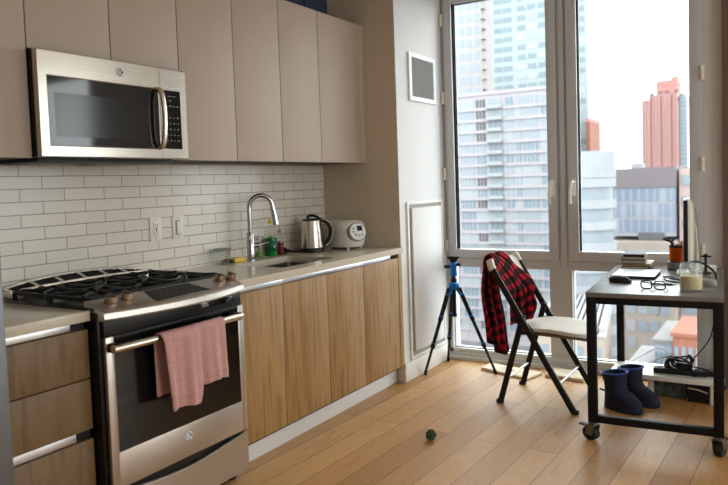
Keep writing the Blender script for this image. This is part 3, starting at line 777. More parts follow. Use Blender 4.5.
# bottles
def bottle(label,x,y,prof,liq,mliq,mcap,capz,lab=None,mlab=None):
    t=thing('soap_bottle',label,'bottle',(x,y,CZ),group='bottles behind the sink')
    b=MB(); b.lathe([(r,z) for r,z in prof],24,0,T((x,y,CZ)),(True,False)); b.build('shell','clear',t)
    b=MB(); b.lathe([(max(r-.002,.001),z+(.002 if i==0 else 0)) for i,(r,z) in enumerate(prof) if z<=liq]+[(.0001,liq)],24,0,T((x,y,CZ)),(True,False)); b.build('liquid',mliq,t)
    b=MB(); r0=prof[-1][0]; b.lathe([(r0+.003,capz),(r0+.003,capz+.018),(r0*.6,capz+.02),(r0*.5,capz+.034),(.0001,capz+.035)],16,0,T((x,y,CZ)),(True,False)); b.build('cap',mcap,t)
    if lab:
        b=MB(); z0,z1,r=lab
        rg=[[(x+r*math.cos(R(a)),y+r*math.sin(R(a)),CZ+z) for a in range(-110,60,10)] for z in (z0,z1)]
        b.loft(rg,0,False,(False,False)); b.box(x+r*.9,x+r*.98,y-r*.55,y-r*.2,CZ+z0+.02,CZ+z0+.03,mi=1); o=b.build('sticker',[mlab,'mark_white'],t); s=o.modifiers.new('t','SOLIDIFY'); s.thickness=.0006
bottle('green dish soap bottle with yellow cap standing behind the sink',.062,1.765,[(.037,.0005),(.039,.01),(.039,.11),(.034,.14),(.018,.185),(.011,.20),(.011,.205)],.125,'green_soap','yellow',.203,(.035,.10,.0395),'label_green')
bottle('short pale green bottle half hidden behind the faucet base',.05,1.665,[(.027,.0005),(.028,.01),(.028,.075),(.02,.1),(.012,.11)],.07,'pale_green','mark_white',.108)
bottle('small dark red bottle right of the green dish soap',.06,1.855,[(.022,.0005),(.024,.01),(.024,.075),(.014,.12),(.009,.135),(.009,.14)],.09,'red_soap','grey_plastic',.138)
# kettle
kx,ky=.17,2.05
t=thing('electric_kettle','stainless electric kettle with black handle on the counter beside the rice cooker','kettle',(kx,ky,CZ))
mt=T((kx,ky,CZ),math.atan2(.59,.807))
b=MB(); b.lathe([(.074,.0005),(.078,.004),(.078,.018),(.074,.026)],32,0,mt); b.build('base','black_plastic',t)
b=MB(); b.lathe([(.073,.026),(.076,.03),(.074,.08),(.069,.14),(.0625,.195),(.061,.203)],36,0,mt)
b.loft([[(-.05,-.022,.17),(-.05,.022,.17),(-.05,.022,.2),(-.05,-.022,.2)],[(-.078,-.010,.185),(-.078,.010,.185),(-.08,.012,.2),(-.08,-.012,.2)]],0,True,(True,True),mt)
b.build('body','steel',t)
b=MB(); b.lathe([(.0605,.203),(.058,.211),(.04,.216),(.0001,.217)],32,0,mt,(True,False)); b.tube([(-.022,0,.214),(-.02,0,.232),(.01,0,.236),(.035,0,.228),(.05,0,.215)],.009,10,0,mt); b.build('lid','black_plastic',t)
b=MB(); b.tube([(.05,0,.208),(.085,0,.200),(.115,0,.165),(.122,0,.12),(.108,0,.075),(.075,0,.035)],.01,mt=mt,sec=(.013,.014,(1,0,0)),sub=6); 
b.tube([(.066,0,.212),(.098,0,.204),(.130,0,.167),(.137,0,.12),(.122,0,.070),(.088,0,.038)],.004,mt=mt,sec=(.004,.015,(1,0,0)),sub=6,mi=1)
b.build('handle',['black_plastic','polished'],t)
b=MB(); b.box(-.006,.006,-.0775,-.0735,.045,.050,.001,0,T((kx,ky,CZ),R(60))); b.build('badge','mark_grey',t)
# kettle cord and plug heap by the wall
t=MB(); t.tube([(.12,1.995,CZ+.006),(.06,1.985,CZ+.006),(.045,1.94,CZ+.012),(.07,1.905,CZ+.006),(.04,1.90,CZ+.016),(.03,1.93,CZ+.02),(.05,1.96,CZ+.018),(.03,1.99,CZ+.008)],.0055,8); t.box(.025,.06,1.885,1.92,CZ+.005,CZ+.04,.006)
tag(t.build('cable','black_plastic'),'black power cord bunched on the counter behind the kettle','cable')
# rice cooker
rx,ry=.262,2.295
t=thing('rice_cooker','rounded white rice cooker with oval control panel at the pier end of the counter','rice cooker',(rx,ry,CZ))
def sup(a,bx,by,e=2.6):
    c,s=math.cos(a),math.sin(a); return (bx*math.copysign(abs(c)**(2/e),c), by*math.copysign(abs(s)**(2/e),s))
mt=T((rx,ry,CZ),R(-8))
def rings(pr,bx,by): return [[(*sup(2*math.pi*k/40,bx*f,by*f),z) for k in range(40)] for f,z in pr]
BX,BY=.145,.112
b=MB(); b.loft(rings([(.80,.014),(.88,.018),(.97,.05),(1,.09),(.985,.125)],BX,BY),0,True,(True,True),mt); b.build('body','white_plastic',t)
b=MB(); b.loft(rings([(.975,.127),(.985,.13),(.95,.16),(.84,.182),(.62,.193),(.2,.196),(.001,.196)],BX,BY),0,True,(True,False),mt); b.box(-.02,.05,-.02,.02,.192,.199,.004,1,mt); ld=b.build('lid',['white_plastic','grey_plastic'],t)
b=MB(); pmx=mt@T((.137,-.030,.116),R(-14),0,R(78))@Matrix.Diagonal((1.12,1.12,1,1))
b.loft([[(.056*math.cos(2*math.pi*k/32)*f,.062*math.sin(2*math.pi*k/32)*f,z) for k in range(32)] for f,z in ((1,-.012),(1,.010),(.93,.0135))],0,True,(True,True),pmx)
b.loft([[(.050*math.cos(2*math.pi*k/32)*f,.056*math.sin(2*math.pi*k/32)*f,z) for k in range(32)] for f,z in ((1,.0125),(.98,.0145))],1,True,(True,True),pmx)
b.box(-.034,-.004,-.005,.032,.0140,.0165,.002,2,pmx)
for (a_,c_,m_) in ((-.02,-.03,3),(.0,-.034,3),(.018,-.02,4),(.024,.005,3),(.02,.026,3)): b.cyl((a_,c_,.0135),(a_,c_,.0165),.0065,mi=m_,mt=pmx)
b.build('control_panel',['grey_plastic','vent_white','black_glass2','grey_plastic','red_mark'],t)
for a_ in (45,135,225,315):
    px_,py_=sup(R(a_),BX*.75,BY*.75); b=MB(); b.cyl((px_,py_,.0005),(px_,py_,.02),.010,.012,mt=mt); b.build('foot','white_plastic',t)
# ------------------------------------------------------------------ tripod
t=thing('camera_tripod','blue and black camera tripod standing by the white wall and window','tripod',(.80,2.85,0))
ap=Vector((.805,2.855,.60))
for fx_,fy_ in ((.663,2.648),(.655,3.045),(1.098,2.868)):
    d=Vector((fx_,fy_,0)); hd=(d-ap); hd.z=0; hd.normalize()
    top=ap+hd*.035; foot=Vector((fx_,fy_,.012))
    def L(s): return top.lerp(foot,s)
    b=MB()
    b.cyl(L(.02),L(.37),.0165,.0155,12); b.cyl(L(.37),L(.68),.0125,.0125,12); b.cyl(L(.68),L(.985),.0095,.009,12)
    for s in (.375,.69): b.cyl(L(s-.022),L(s+.022),.0175,.0165,12)
    b.cyl(L(.97),foot-Vector((0,0,.011)),.013,.010,12)
    lg=b.build('leg','tripod_black',t)
    for p_,q_,r_ in ((ap+hd*.012+Vector((0,0,.015)),L(.10),.0185),(L(.340),L(.353),.0190),(L(.652),L(.664),.0180)): b=MB(); b.cyl(p_,q_,r_,r_*.96,12); b.build('blue_joint','blue_metal',lg)
b=MB(); b.cyl(ap-Vector((0,0,.20)),ap+Vector((0,0,.075)),.014,.014,14); b.cyl(ap-Vector((0,0,.215)),ap-Vector((0,0,.195)),.018,.018,14); b.cyl(ap+Vector((0,0,.03)),ap+Vector((0,0,.055)),.021,.021,14); b.build('centre_column','tripod_black',t)
b=MB(); b.lathe([(.03,-.02),(.036,-.01),(.036,.02),(.026,.03)],20,0,T(ap)); b.build('shoulder','blue_metal',t)
b=MB(); b.lathe([(.024,.075),(.026,.08),(.026,.105),(.022,.115),(.024,.125),(.024,.165),(.018,.175)],20,0,T(ap)); hdobj=b.build('ball_head','blue_metal',t)
b=MB(); b.lathe([(.018,.172),(.026,.18),(.03,.19),(.03,.198)],16,0,T(ap)); b.box(-.042,.042,-.028,.028,.198,.214,.004,0,T(ap,R(20))); b.build('clamp_plate','tripod_black',hdobj)
b=MB(); b.cyl(ap+Vector((-.02,0,.14)),ap+Vector((-.062,-.02,.14)),.012,.013,12); b.build('knob','tripod_black',hdobj)
b=MB(); b.cyl(ap+Vector((.02,0,.155)),ap+Vector((.05,.012,.155)),.009,.010,12); b.build('knob','tripod_black',hdobj)

# ------------------------------------------------------------------ folding chair, facing the table
t=thing('folding_chair','black framed folding chair with white seat and back, shirt draped on it','chair',(1.57,2.5,0))
CY0,CY1=2.275,2.735
def A(z): return 1.800-(z)*.583           # front leg / back upright line
def Bx(z): return 1.345+(z)*.285
BT=.545
for y,s in ((CY0,1),(CY1,-1)):
    b=MB(); b.tube([(A(.012),y,.012),(A(.60),y,.60),(A(.80),y,.80),(A(.845)+.004,y+s*.006,.845)],.01,sec=(.0175,.011,(1,0,0)),sub=3); b.build('front_leg','chair_black',t)
    b=MB(); yi=y+s*.024; b.tube([(Bx(.012),yi,.012),(Bx(.2),yi,.2),(Bx(BT),yi,BT)],.01,sec=(.0165,.010,(1,0,0)),sub=2,smooth=False)
    b.cyl((Bx(BT-.02),y-s*.012,BT-.02),(Bx(BT-.02),yi+s*.012,BT-.02),.011); b.build('rear_leg','chair_black',t)
    b=MB(); b.tube([(A(.50)+.01,y+s*.014,.50),(A(.44)+.012,y+s*.018,.445),(A(.44)-.06,y+s*.018,.432)],.007,8); b.build('hinge_link','chair_black',t)
    for fx_ in (A(.0),Bx(.0)):
        yy=y if fx_>1.6 else yi
        b=MB(); b.box(fx_-.021,fx_+.021,yy-.014,yy+.014,0,.022,.004); b.build('foot_cap','black_rubber',t)
b=MB(); b.cyl((A(.155)-.004,CY0,.155),(A(.155)-.004,CY1,.155),.0075); b.build('stretcher','zinc',t)
b=MB(); b.cyl((Bx(.15),CY0+.024,.15),(Bx(.15),CY1-.024,.15),.0075); b.build('stretcher','zinc',t)
# seat: moulded pad with dished top and rounded front
def seat_ring(f,z,dx=0):
    out=[]
    for k in range(48):
        a=2*math.pi*k/48; x,y=sup(a,.205*f,.198*f,5); out.append((1.655+dx+x,(CY0+CY1)/2+y,z+.010*math.cos((x/.205)*2.4+.5)-(.012 if x>.17 else 0)*((x-.17)/.035)))
    return out
b=MB(); b.loft([seat_ring(.93,.432),seat_ring(1,.436),seat_ring(1.0,.452),seat_ring(.985,.459),seat_ring(.9,.462),seat_ring(.5,.457),seat_ring(.02,.456)]); b.build('seat','chair_white',t)
b=MB(); b.loft([seat_ring(.95,.421),seat_ring(1.012,.424),seat_ring(1.022,.430),seat_ring(1.022,.438),seat_ring(1.0,.4395)],caps=(True,True)); b.build('seat_rim','chair_trim',t)
# backrest: curved moulded panel between the uprights
b=MB(); rows=[]
ys=[CY0+.013+(CY1-CY0-.026)*k/12 for k in range(13)]
def back_pt(y,z,off): u=(y-CY0)/(CY1-CY0); bow=.035*math.sin(math.pi*u); return (A(z)-bow+off*.86, y, z+off*.5)
rg=[]
for k,y in enumerate(ys):
    u=k/12; zt=.848+.014*math.sin(math.pi*u); zb=.672-.010*math.sin(math.pi*u)
    rg.append([back_pt(y,zb,-.006),back_pt(y,(zb+zt)/2,-.009),back_pt(y,zt-.008,-.007),back_pt(y,zt,0),back_pt(y,zt-.006,.008),back_pt(y,(zb+zt)/2,.006),back_pt(y,zb,.006)])
b.loft(rg); b.build('backrest','chair_white',t)
for y,s in ((CY0,1),(CY1,-1)):
    b=MB(); b.tube([(A(.81),y,.81),(A(.83),y,.83),(A(.845)+.003,y+s*.004,.846),(A(.862)+.004,y+s*.018,.860)],.012,sec=(.021,.0145,(1,0,0)),sub=4); b.build('back_cap','chair_white',t)

# flannel shirt over the back
def shirt(u,v):
    # u 0..1 from near side to far, v 0 front hem -> over the top -> 1 back hem
    ya=CY0+.022+u*.235
    fl=.405-.03*abs(u-.35); bl=.46+.17*min(1,u/.75)-.40*max(0,u-.86); arc=.06
    Ltot=fl+arc+bl; s=v*Ltot; zt=.866
    w=.013*math.sin(u*16+.7)+.007*math.sin(u*33+2)
    if s<fl:
        d=fl-s; k=d/fl; z=zt-d; y=ya
        xs=A(max(z,.68))+.012+.022*u
        x=xs+w*(.3+1.1*k)*(.15+.85*u)+.078*math.sin(min(1,max(0,(d-.02)/.22))*math.pi/2)*(.04+.96*u)*(1-.40*k*k)+.012*u*math.sin(d*40+u*9)
        z=max(z,.474+.008*math.sin(u*11))
        y+=.018*math.sin(d*15+.6)*u+.03*u*k
    elif s<fl+arc:
        a=(s-fl)/arc; x=A(zt)+.032-.070*a; z=zt+.024*math.sin(math.pi*a)+w*.5; y=ya
        x-=.03*math.sin(math.pi*u)*.6
    else:
        d=s-fl-arc; k=d/bl; z=zt-d; y=ya
        x0=A(zt)-.038-.03*math.sin(math.pi*u)*.6
        x=x0+(1.240-x0)*min(1,d/.20)+w*(.6+1.5*k)+.05*k*k
        y+=-.040*math.sin(min(1,k*1.8)*math.pi/2)*(1-u)+.075*u*math.sin(min(1,k*1.5)*math.pi/2)+.010*math.sin(d*17+1)
    return (x,y,z)
o=sheet('shirt',shirt,44,96,'plaid',None,.007,1,(.33,1.0))
tag(o,'red and black plaid flannel shirt draped over the folding chair back','shirt')

# folded cream cloths on the floor under the window
def cloth(label,pts,h,rz):
    b=MB(); n=len(pts)
    P=[Vector((p[0],p[1],0)) for p in pts]; c=sum(P,Vector())/n
    ring=[]
    for i in range(n):
        a,d=P[i],P[(i+1)%n]
        for k in range(8):
            p=a.lerp(d,k/8); q=p+(p-c)*.012*math.sin(k*2.3+i); ring.append(q)
    def rg(f,z): return [(c.x+(q.x-c.x)*f,c.y+(q.y-c.y)*f,z+.002*math.sin(i*1.7)*(1 if z>.005 else 0)) for i,q in enumerate(ring)]
    b.loft([rg(.985,.0008),rg(1,.005),rg(1,h*.45),rg(.99,h*.5),rg(1.0,h*.55),rg(1.0,h*.9),rg(.97,h),rg(.5,h+.001),rg(.02,h)])
    o=b.build('folded_cloth','cream_cloth'); tag(o,label,'cloth','cream cloths under the window')
cloth('thin cream folded cloth on the floor under the window, nearer the tripod',[(.965,2.925),(1.345,2.80),(1.39,2.975),(.98,3.075)],.018,0)
cloth('thicker cream folded cloth on the floor behind the chair legs, nearer the table',[(1.425,2.93),(1.69,2.90),(1.72,3.09),(1.44,3.11)],.024,0)

# small leafy ball on the floor
t=MB(); c0=Vector((0,0,.021))
random.seed(3)
t.ball(c0,.015,1,n=12)
for k in range(46):
    d=Vector((random.gauss(0,1),random.gauss(0,1),random.gauss(0,1))).normalized()
    p=c0+d*.0145; q=d.to_track_quat('Z','Y').to_matrix().to_4x4(); mi=0 if random.random()<.7 else 1
    t.ball((0,0,0),.0058,mi,(1,1,.75),6,Matrix.Translation(p)@q)
mz=min(v.co.z for v in t.bm.verts)
for v in t.bm.verts: v.co=(v.co-Vector((0,0,mz)))*1.55+Vector((1.24,1.565,0))
tag(t.build('leafy_ball',['leaf_green','leaf_dark']),'small dark green leafy ball lying alone on the wooden floor','ball')

# ------------------------------------------------------------------ work table on castors
TH=R(4.04); TO=(1.963,1.9,0); TW,TD,TZ=.625,1.125,.765
t=thing('work_table','black steel frame table on castors with dark laminate top, right side','table',TO,TH)
def tb(): return MB()
b=tb(); b.box(0,TW,0,TD,TZ-.024,TZ,.002); b.build('tabletop','table_top',t,True)
l=.045
for x in (.002,TW-l-.002):
    for y in (.002,TD-l-.002):
        b=tb(); b.box(x,x+l,y,y+l,.098,TZ-.0245,.002); b.build('leg','black_metal',t,True)
for y in (.002,TD-l-.002):
    b=tb(); b.box(l+.002,TW-l-.002,y+.004,y+l-.004,.098,.135,.002); b.build('lower_rail','black_metal',t,True)
    b=tb(); b.box(l+.002,TW-l-.002,y+.002,y+l-.002,TZ-.058,TZ-.0245,.002); b.build('top_rail','black_metal',t,True)
for x in (.002,TW-l-.002):
    b=tb(); b.box(x+.002,x+l-.002,l+.002,TD-l-.002,TZ-.058,TZ-.0245,.002); b.build('top_rail','black_metal',t,True)
for x,y,rz,brk in ((.0245,.0245,R(150),1),(TW-.0245,.0245,R(70),1),(.0245,TD-.0245,R(30),0),(TW-.0245,TD-.0245,R(200),0)):
    mt=T((x,y,0),rz)
    mt=mt@Matrix.Diagonal((1.22,1.32,1,1)); b=MB(mt); b.lathe([(.018,.085),(.02,.088),(.02,.0978)],16,0); b.loft([[(-.008,-.019,.03),(.03,-.019,.03),(.016,-.02,.085),(-.02,-.02,.085)],[(-.008,-.016,.03),(.03,-.016,.03),(.016,-.016,.085),(-.02,-.016,.085)]]); b.loft([[(-.008,.016,.03),(.03,.016,.03),(.016,.016,.085),(-.02,.016,.085)],[(-.008,.019,.03),(.03,.019,.03),(.016,.02,.085),(-.02,.02,.085)]]); b.box(-.02,.018,-.02,.02,.08,.088,.002)
    b.cyl((.012,-.022,.036),(.012,.022,.036),.006)
    cs=b.build('castor','castor_grey',t,True)
    b=MB(mt); b.lathe([(.022,-.014),(.033,-.0145),(.036,-.010),(.036,.010),(.033,.0145),(.022,.014)],24,0,T((.012,0,.0362),0,R(90))); b.build('wheel','black_rubber',cs,True)
    if brk:
        b=MB(mt); b.box(.02,.065,-.014,.014,.066,.074,.003,0); b.build('brake_lever','black_plastic',cs,True)

def on(px,py,z=TZ,rz=0): return T((px,py,z+.0006),rz)
# books
t0=[('yellow edged white paperback, second from the bottom of the table books','paper','book_yellow',.165,.225,.018,2.055,2.925,R(10)),]
z=TZ+.0006
for lb,cov,pg,w_,h_,th_,cx,cy,rz in (
  ('black notebook at the bottom of the book stack on the table','book_black','paper',.150,.215,.022,2.020,2.925,R(6)),
  ('pale cream book with yellow edge, second from the bottom of the table stack','paper','book_yellow',.168,.215,.014,2.034,2.94,R(3)),
  ('grey brown book in the upper middle of the table stack','book_brown','paper',.138,.20,.022,2.012,2.925,R(8)),
  ('beige paged thick book under the top book of the table stack','book_brown','paper',.135,.19,.020,2.015,2.925,R(4)),
  ('small black book on top of the stack on the table','book_black','book_black',.128,.185,.013,2.016,2.93,R(7))):
    tt=thing('book',lb,'book',(cx,cy,z),rz,'books stacked on the table'); mt=T((cx,cy,z),rz)
    b=MB(mt); b.box(-w_/2,w_/2,-h_/2,h_/2,0,.0022,.0006); b.box(-w_/2,w_/2,-h_/2,h_/2,th_-.0022,th_,.0006); b.box(-w_/2,-w_/2+.003,-h_/2,h_/2,.001,th_-.001,.001); b.build('cover',cov,tt)
    b=MB(mt); b.box(-w_/2+.0032,w_/2-.004,-h_/2+.004,h_/2-.004,.0023,th_-.0023); b.build('page_block',pg,tt)
    z+=th_+.0006
# laptop
lx,ly,lr=2.085,2.605,R(2)
tt=thing('laptop','closed silver laptop with black edge lying on the table before the books','laptop',(lx,ly,TZ),lr); mt=on(lx,ly,TZ,lr)
b=MB(mt); b.box(-.115,.115,-.165,.125,.002,.010,.002); b.build('base','black_plastic',tt)
b=MB(mt); b.box(-.116,.116,-.166,.126,.0105,.0165,.0025); ldd=b.build('lid','laptop',tt)
b=MB(mt)
for k in range(4): b.box(-.022+.012*k,-.014+.012*k,-.02,-.004+.004*(k%2),.0163,.0169)
b.build('logo','grey_plastic',ldd)
for sx in (-.1,.1):
    for sy in (-.15,.11):
        b=MB(mt); b.cyl((sx,sy,0),(sx,sy,.003),.006); b.build('foot','black_rubber',tt)
# mouse
tt=thing('computer_mouse','black computer mouse near the front left corner of the table','mouse',(2.05,2.29,TZ)); mt=on(2.055,2.285,TZ,R(-8))
b=MB(mt); rg=[]
for f,z_ in ((.9,0),(1,.004),(1,.012),(.93,.022),(.75,.031),(.45,.037),(.02,.039)):
    rg.append([(.062*f*math.cos(2*math.pi*k/28)-(.008 if z_>.02 else 0),.036*f*math.sin(2*math.pi*k/28),z_) for k in range(28)])
b.loft(rg); b.build('shell','black_plastic',tt)
b=MB(mt); b.cyl((.028,-.004,.029),(.028,.004,.029),.007); b.build('scroll_wheel','black_rubber',tt)
# glasses
gx,gy=2.255,2.085
tt=thing('eyeglasses','black framed eyeglasses lying on the table front edge beside the candle','glasses',(gx,gy,TZ)); mt=on(gx,gy,TZ,R(-8))
b=MB(mt)
for s in (-1,1):
    P=[(s*.033+sup(2*math.pi*k/16,.027,.020,3.4)[0],0,.023+sup(2*math.pi*k/16,.027,.020,3.4)[1]) for k in range(17)]
    b.tube(P,.0036,6,sub=2)
b.tube([(-.008,0,.028),(0,-.003,.031),(.008,0,.028)],.0022,6)
b.build('frame','black_plastic',tt)
for s in (-1,1):
    b=MB(mt); b.tube([(s*.06,0,.032),(s*.063,.02,.032),(s*.05,.075,.022),(s*.02,.125,.008)],.0034,6); b.build('temple','black_plastic',tt)
    b=MB(mt); b.loft([[(s*.033+.025*math.cos(2*math.pi*k/20),y_,.022+.019*math.sin(2*math.pi*k/20)) for k in range(20)] for y_ in (-.0008,.0008)]); b.build('lens','clear',tt)
# pen
b=MB(on(2.285,2.245,TZ,R(8))); b.cyl((-.068,0,.005),(.04,0,.005),.0045,.005,10); b.cyl((.04,0,.005),(.068,0,.004),.0045,.001,10,1); b.box(-.06,-.02,-.001,.001,.009,.011)
tag(b.build('pen',['black_plastic','chrome']),'black pen lying on the table between the glasses and the candle','pen')
# candle in a glass jar
cx,cy=2.428,2.115
tt=thing('jar_candle','cream candle in a clear glass jar at the front right of the table','candle',(cx,cy,TZ)); mt=on(cx,cy)
b=MB(mt); b.lathe([(.044,0),(.052,.003),(.054,.012),(.054,.118),(.050,.125),(.049,.137),(.0465,.137),(.0475,.124),(.051,.116),(.051,.012),(.0001,.008)],36,0,None,(True,False)); b.build('jar','frosted',tt)
b=MB(mt); b.lathe([(.0495,.0095),(.0505,.014),(.0505,.074),(.0001,.073)],36,0,None,(True,False)); wx=b.build('wax','wax',tt)
b=MB(mt); b.cyl((0,0,.073),(0,0,.088),.0012); b.build('wick','black_plastic',wx)
# drive dock with an amber jar of pens on it
bx_,by_=2.256,2.955
tt=thing('electronics_box','small black electronics box with silver front under the amber pen jar','box',(bx_,by_,TZ)); mt=on(bx_,by_,TZ,R(5))
b=MB(mt); b.box(-.05,.05,-.06,.06,0,.045,.004); b.build('case','black_plastic',tt)
b=MB(mt); b.box(-.047,.047,-.0615,-.0595,.004,.041,.001); b.box(.0,.03,-.0625,-.061,.014,.018,mi=1); b.box(-.03,-.01,-.0625,-.061,.022,.026,mi=1); b.build('front_panel',['grey_plastic','black_plastic'],tt)
jz=TZ+.0465
tt=thing('pen_jar','amber orange jar holding clips and paper, on the small black box','jar',(bx_,by_,jz)); mt=T((bx_,by_,jz))
b=MB(mt); b.lathe([(.040,0),(.0435,.003),(.0435,.092),(.041,.092),(.041,.005),(.0001,.004)],28,0,None,(True,False)); b.build('glass','amber',tt)
b=MB(mt); b.lathe([(.0445,.084),(.0455,.087),(.0455,.096),(.0445,.099),(.0405,.099),(.0405,.084)],28,0); b.build('rim','black_plastic',tt)
b=MB(T((bx_,by_,jz))); b.box(-.018,-.004,-.012,.012,.006,.125,.003,0,T((0,.005,0),R(30),0,R(-8))); tag(b.build('folded_note','paper'),'crumpled white paper sticking out of the amber pen jar','paper')
b=MB(T((bx_,by_,jz))); b.box(.004,.018,-.012,.008,.006,.128,.004,0,T((0,0,0),0,0,R(8))); tag(b.build('marker','orange'),'orange marker standing in the amber pen jar','marker')
b=MB(T((bx_,by_,jz))); b.tube([(-.012,-.018,.008),(-.025,-.022,.11),(-.05,-.03,.128),(-.075,-.03,.137)],.007,8); b.tube([(-.03,-.024,.117),(-.015,-.02,.135),(-.028,-.02,.138)],.004,8); tag(b.build('binder_clip','black_plastic'),'black clip arm leaning over the rim of the amber pen jar','clip')
# monitor seen edge-on
mx,my,mr=2.318,2.62,math.atan2(-(2.318-2.842),0) if False else 0
tt=thing('monitor','slim black and white monitor turned edge-on at the back of the table','monitor',(2.345,2.72,TZ),R(7.4)); mt=on(2.345,2.72,TZ,R(7.4))
b=MB(mt); b.box(-.024,-.002,-.20,.185,.055,.432,.003); b.build('screen_panel','black_plastic',tt)
b=MB(mt)
b.loft([[(-.0018,y_,z_) for y_,z_ in rr(-.198,.183,.060,.437,.02)],[(.010,y_,z_) for y_,z_ in rr(-.196,.181,.062,.437,.022)],[(.026,y_,z_) for y_,z_ in rr(-.17,.155,.085,.41,.03)],[(.032,y_,z_) for y_,z_ in rr(-.12,.12,.13,.36,.04)]])
b.build('back_shell','white_plastic',tt)
b=MB(mt); b.tube([(.03,.03,.30),(.05,.03,.22),(.052,.03,.10),(.045,.03,.012)],.01,sec=(.007,.035,(1,0,0))); b.box(-.06,.05,-.055,.115,0,.012,.004); b.build('stand','white_plastic',tt)
# cables
def cable(name,label,pts,r,mat,cat='cable',group=None):
    b=MB(); b.tube(pts,r,8,sub=6); return tag(b.build(name,mat),label,cat,group)
zt=TZ+.0006
cable('cable','grey cable hanging down behind the white monitor back',[(2.400,2.60,1.15),(2.408,2.585,1.10),(2.414,2.59,1.0),(2.422,2.58,.88),(2.43,2.57,zt+.004),(2.45,2.58,zt+.004)],.004,'grey_plastic')
cable('cable','thick black cable looping in the air right of the monitor',[(2.40,2.53,zt+.005),(2.375,2.47,zt+.08),(2.40,2.44,zt+.105),(2.45,2.42,zt+.10),(2.505,2.41,zt+.06),(2.515,2.40,zt+.02),(2.49,2.38,zt+.006),(2.44,2.37,zt+.006),(2.46,2.32,zt+.006)],.0055,'black_plastic')
cable('cable','thin black cable coiled flat on the table behind the candle',[(2.25,2.50,zt+.003),(2.27,2.42,zt+.003),(2.33,2.36,zt+.003),(2.36,2.42,zt+.004),(2.30,2.52,zt+.004),(2.25,2.55,zt+.005),(2.245,2.47,zt+.012),(2.30,2.40,zt+.014),(2.36,2.36,zt+.009),(2.385,2.33,zt+.004)],.0035,'black_plastic')
cable('cable','black and silver cable crossing the table behind the candle jar',[(2.37,2.50,zt+.06),(2.41,2.46,zt+.03),(2.45,2.40,zt+.013),(2.50,2.33,zt+.05)],.004,'zinc')
b=MB(on(2.475,2.29,TZ,R(-5))); rg=[]
for f,z_ in ((.9,0),(1,.006),(1,.024),(.9,.032),(.5,.036),(.02,.0365)): rg.append([(*sup(2*math.pi*k/28,.055*f,.028*f,3),z_) for k in range(28)])
b.loft(rg); tag(b.build('charger','grey_plastic'),'rounded grey charger pod on the table right of the candle','charger')
b=MB(on(2.432,2.86,TZ,R(5))); b.box(-.05,.05,-.05,.05,0,.035,.008); tag(b.build('power_adapter','white_plastic'),'white square adapter box on the table behind the black cable loop','adapter')
tt=thing('cable_stand','short black stand gripping the cable beside the monitor','stand',(2.405,2.72,TZ)); mt=on(2.432,2.78)
b=MB(mt); b.lathe([(.028,0),(.028,.006),(.008,.010),(.006,.09)],18,0); b.build('post','black_plastic',tt)
b=MB(mt); b.ball((0,0,.1),.014); b.cyl((-.03,0,.098),(.03,0,.098),.005); b.build('clip','black_plastic',tt)

# ------------------------------------------------------------------ under the table
t=thing('low_shelf','low white shelf board on short legs by the window under the table','shelf',(2.2,2.9,0))
b=MB(); P=rr(1.895,2.50,2.70,2.966,.03); b.prism(P,.028,'Z',.124,bev=.003); b.build('board','white_plastic',t)
for x in (1.96,2.46):
    for y in (2.98,3.03): pass
for x,y in ((1.97,2.935),(2.465,2.935),(2.47,2.76),(2.13,2.76)):
    b=MB(); b.box(x-.015,x+.015,y-.015,y+.015,0,.1245,.002); b.build('leg','white_plastic',t)
BZ=.1525
# boots
def boot(label,ox,oy,rz):
    t=thing('boot',label,'boot',(ox,oy,0),rz,'blue boots under the table'); mt=T((ox,oy,0),rz)@Matrix.Diagonal((.86,1.14,.93,1))
    def rg(x0,x1,w,z,tp=.75,n=32,til=0):
        out=[]; c=(x0+x1)/2; h=(x1-x0)/2
        for k in range(n):
            x,y=sup(2*math.pi*k/n,1,1,2.5); ww=w*(1 if x<0 else 1-.18*x*x) ; out.append((c+x*h,y*ww,z+til*x*h))
        return out
    b=MB(mt); b.loft([rg(-.068,.205,.050,.0005),rg(-.072,.21,.054,.006),rg(-.072,.212,.054,.026),rg(-.068,.205,.050,.032)]); b.build('sole','navy_dark',t)
    b=MB(mt); b.loft([rg(-.068,.203,.051,.0325),rg(-.068,.200,.053,.055),rg(-.066,.178,.051,.080),rg(-.062,.125,.050,.100),rg(-.060,.088,.050,.122),rg(-.062,.078,.052,.155),rg(-.068,.080,.056,.200,til=.08),rg(-.070,.082,.058,.225,til=.1),rg(-.062,.074,.051,.226,til=.1),rg(-.054,.068,.045,.18),rg(-.05,.062,.04,.10)]); b.build('upper','navy',t)
    b=MB(mt); b.tube([(p[0],p[1],p[2]) for p in rg(-.071,.083,.059,.224,n=20,til=.1)]+[rg(-.071,.083,.059,.224,n=20,til=.1)[0]],.006,8,sub=3); b.build('collar','blue_trim',t)
    b=MB(mt); b.tube([(-.074,0,.19),(-.092,0,.20),(-.09,0,.165),(-.070,0,.15)],.006,8); b.build('pull_tab','navy_dark',t)
    b=MB(mt); b.tube([(-.064,-.053,.118),(.02,-.055,.112),(.09,-.045,.100),(.115,0,.105),(.09,.045,.100)],.006,8); b.build('strap','navy_dark',t)
boot('navy boot with bright blue collar under the table, the one in front',1.975,2.49,R(-26))
boot('navy boot under the table, behind the other boot and against the white shelf',2.035,2.635,R(-20))
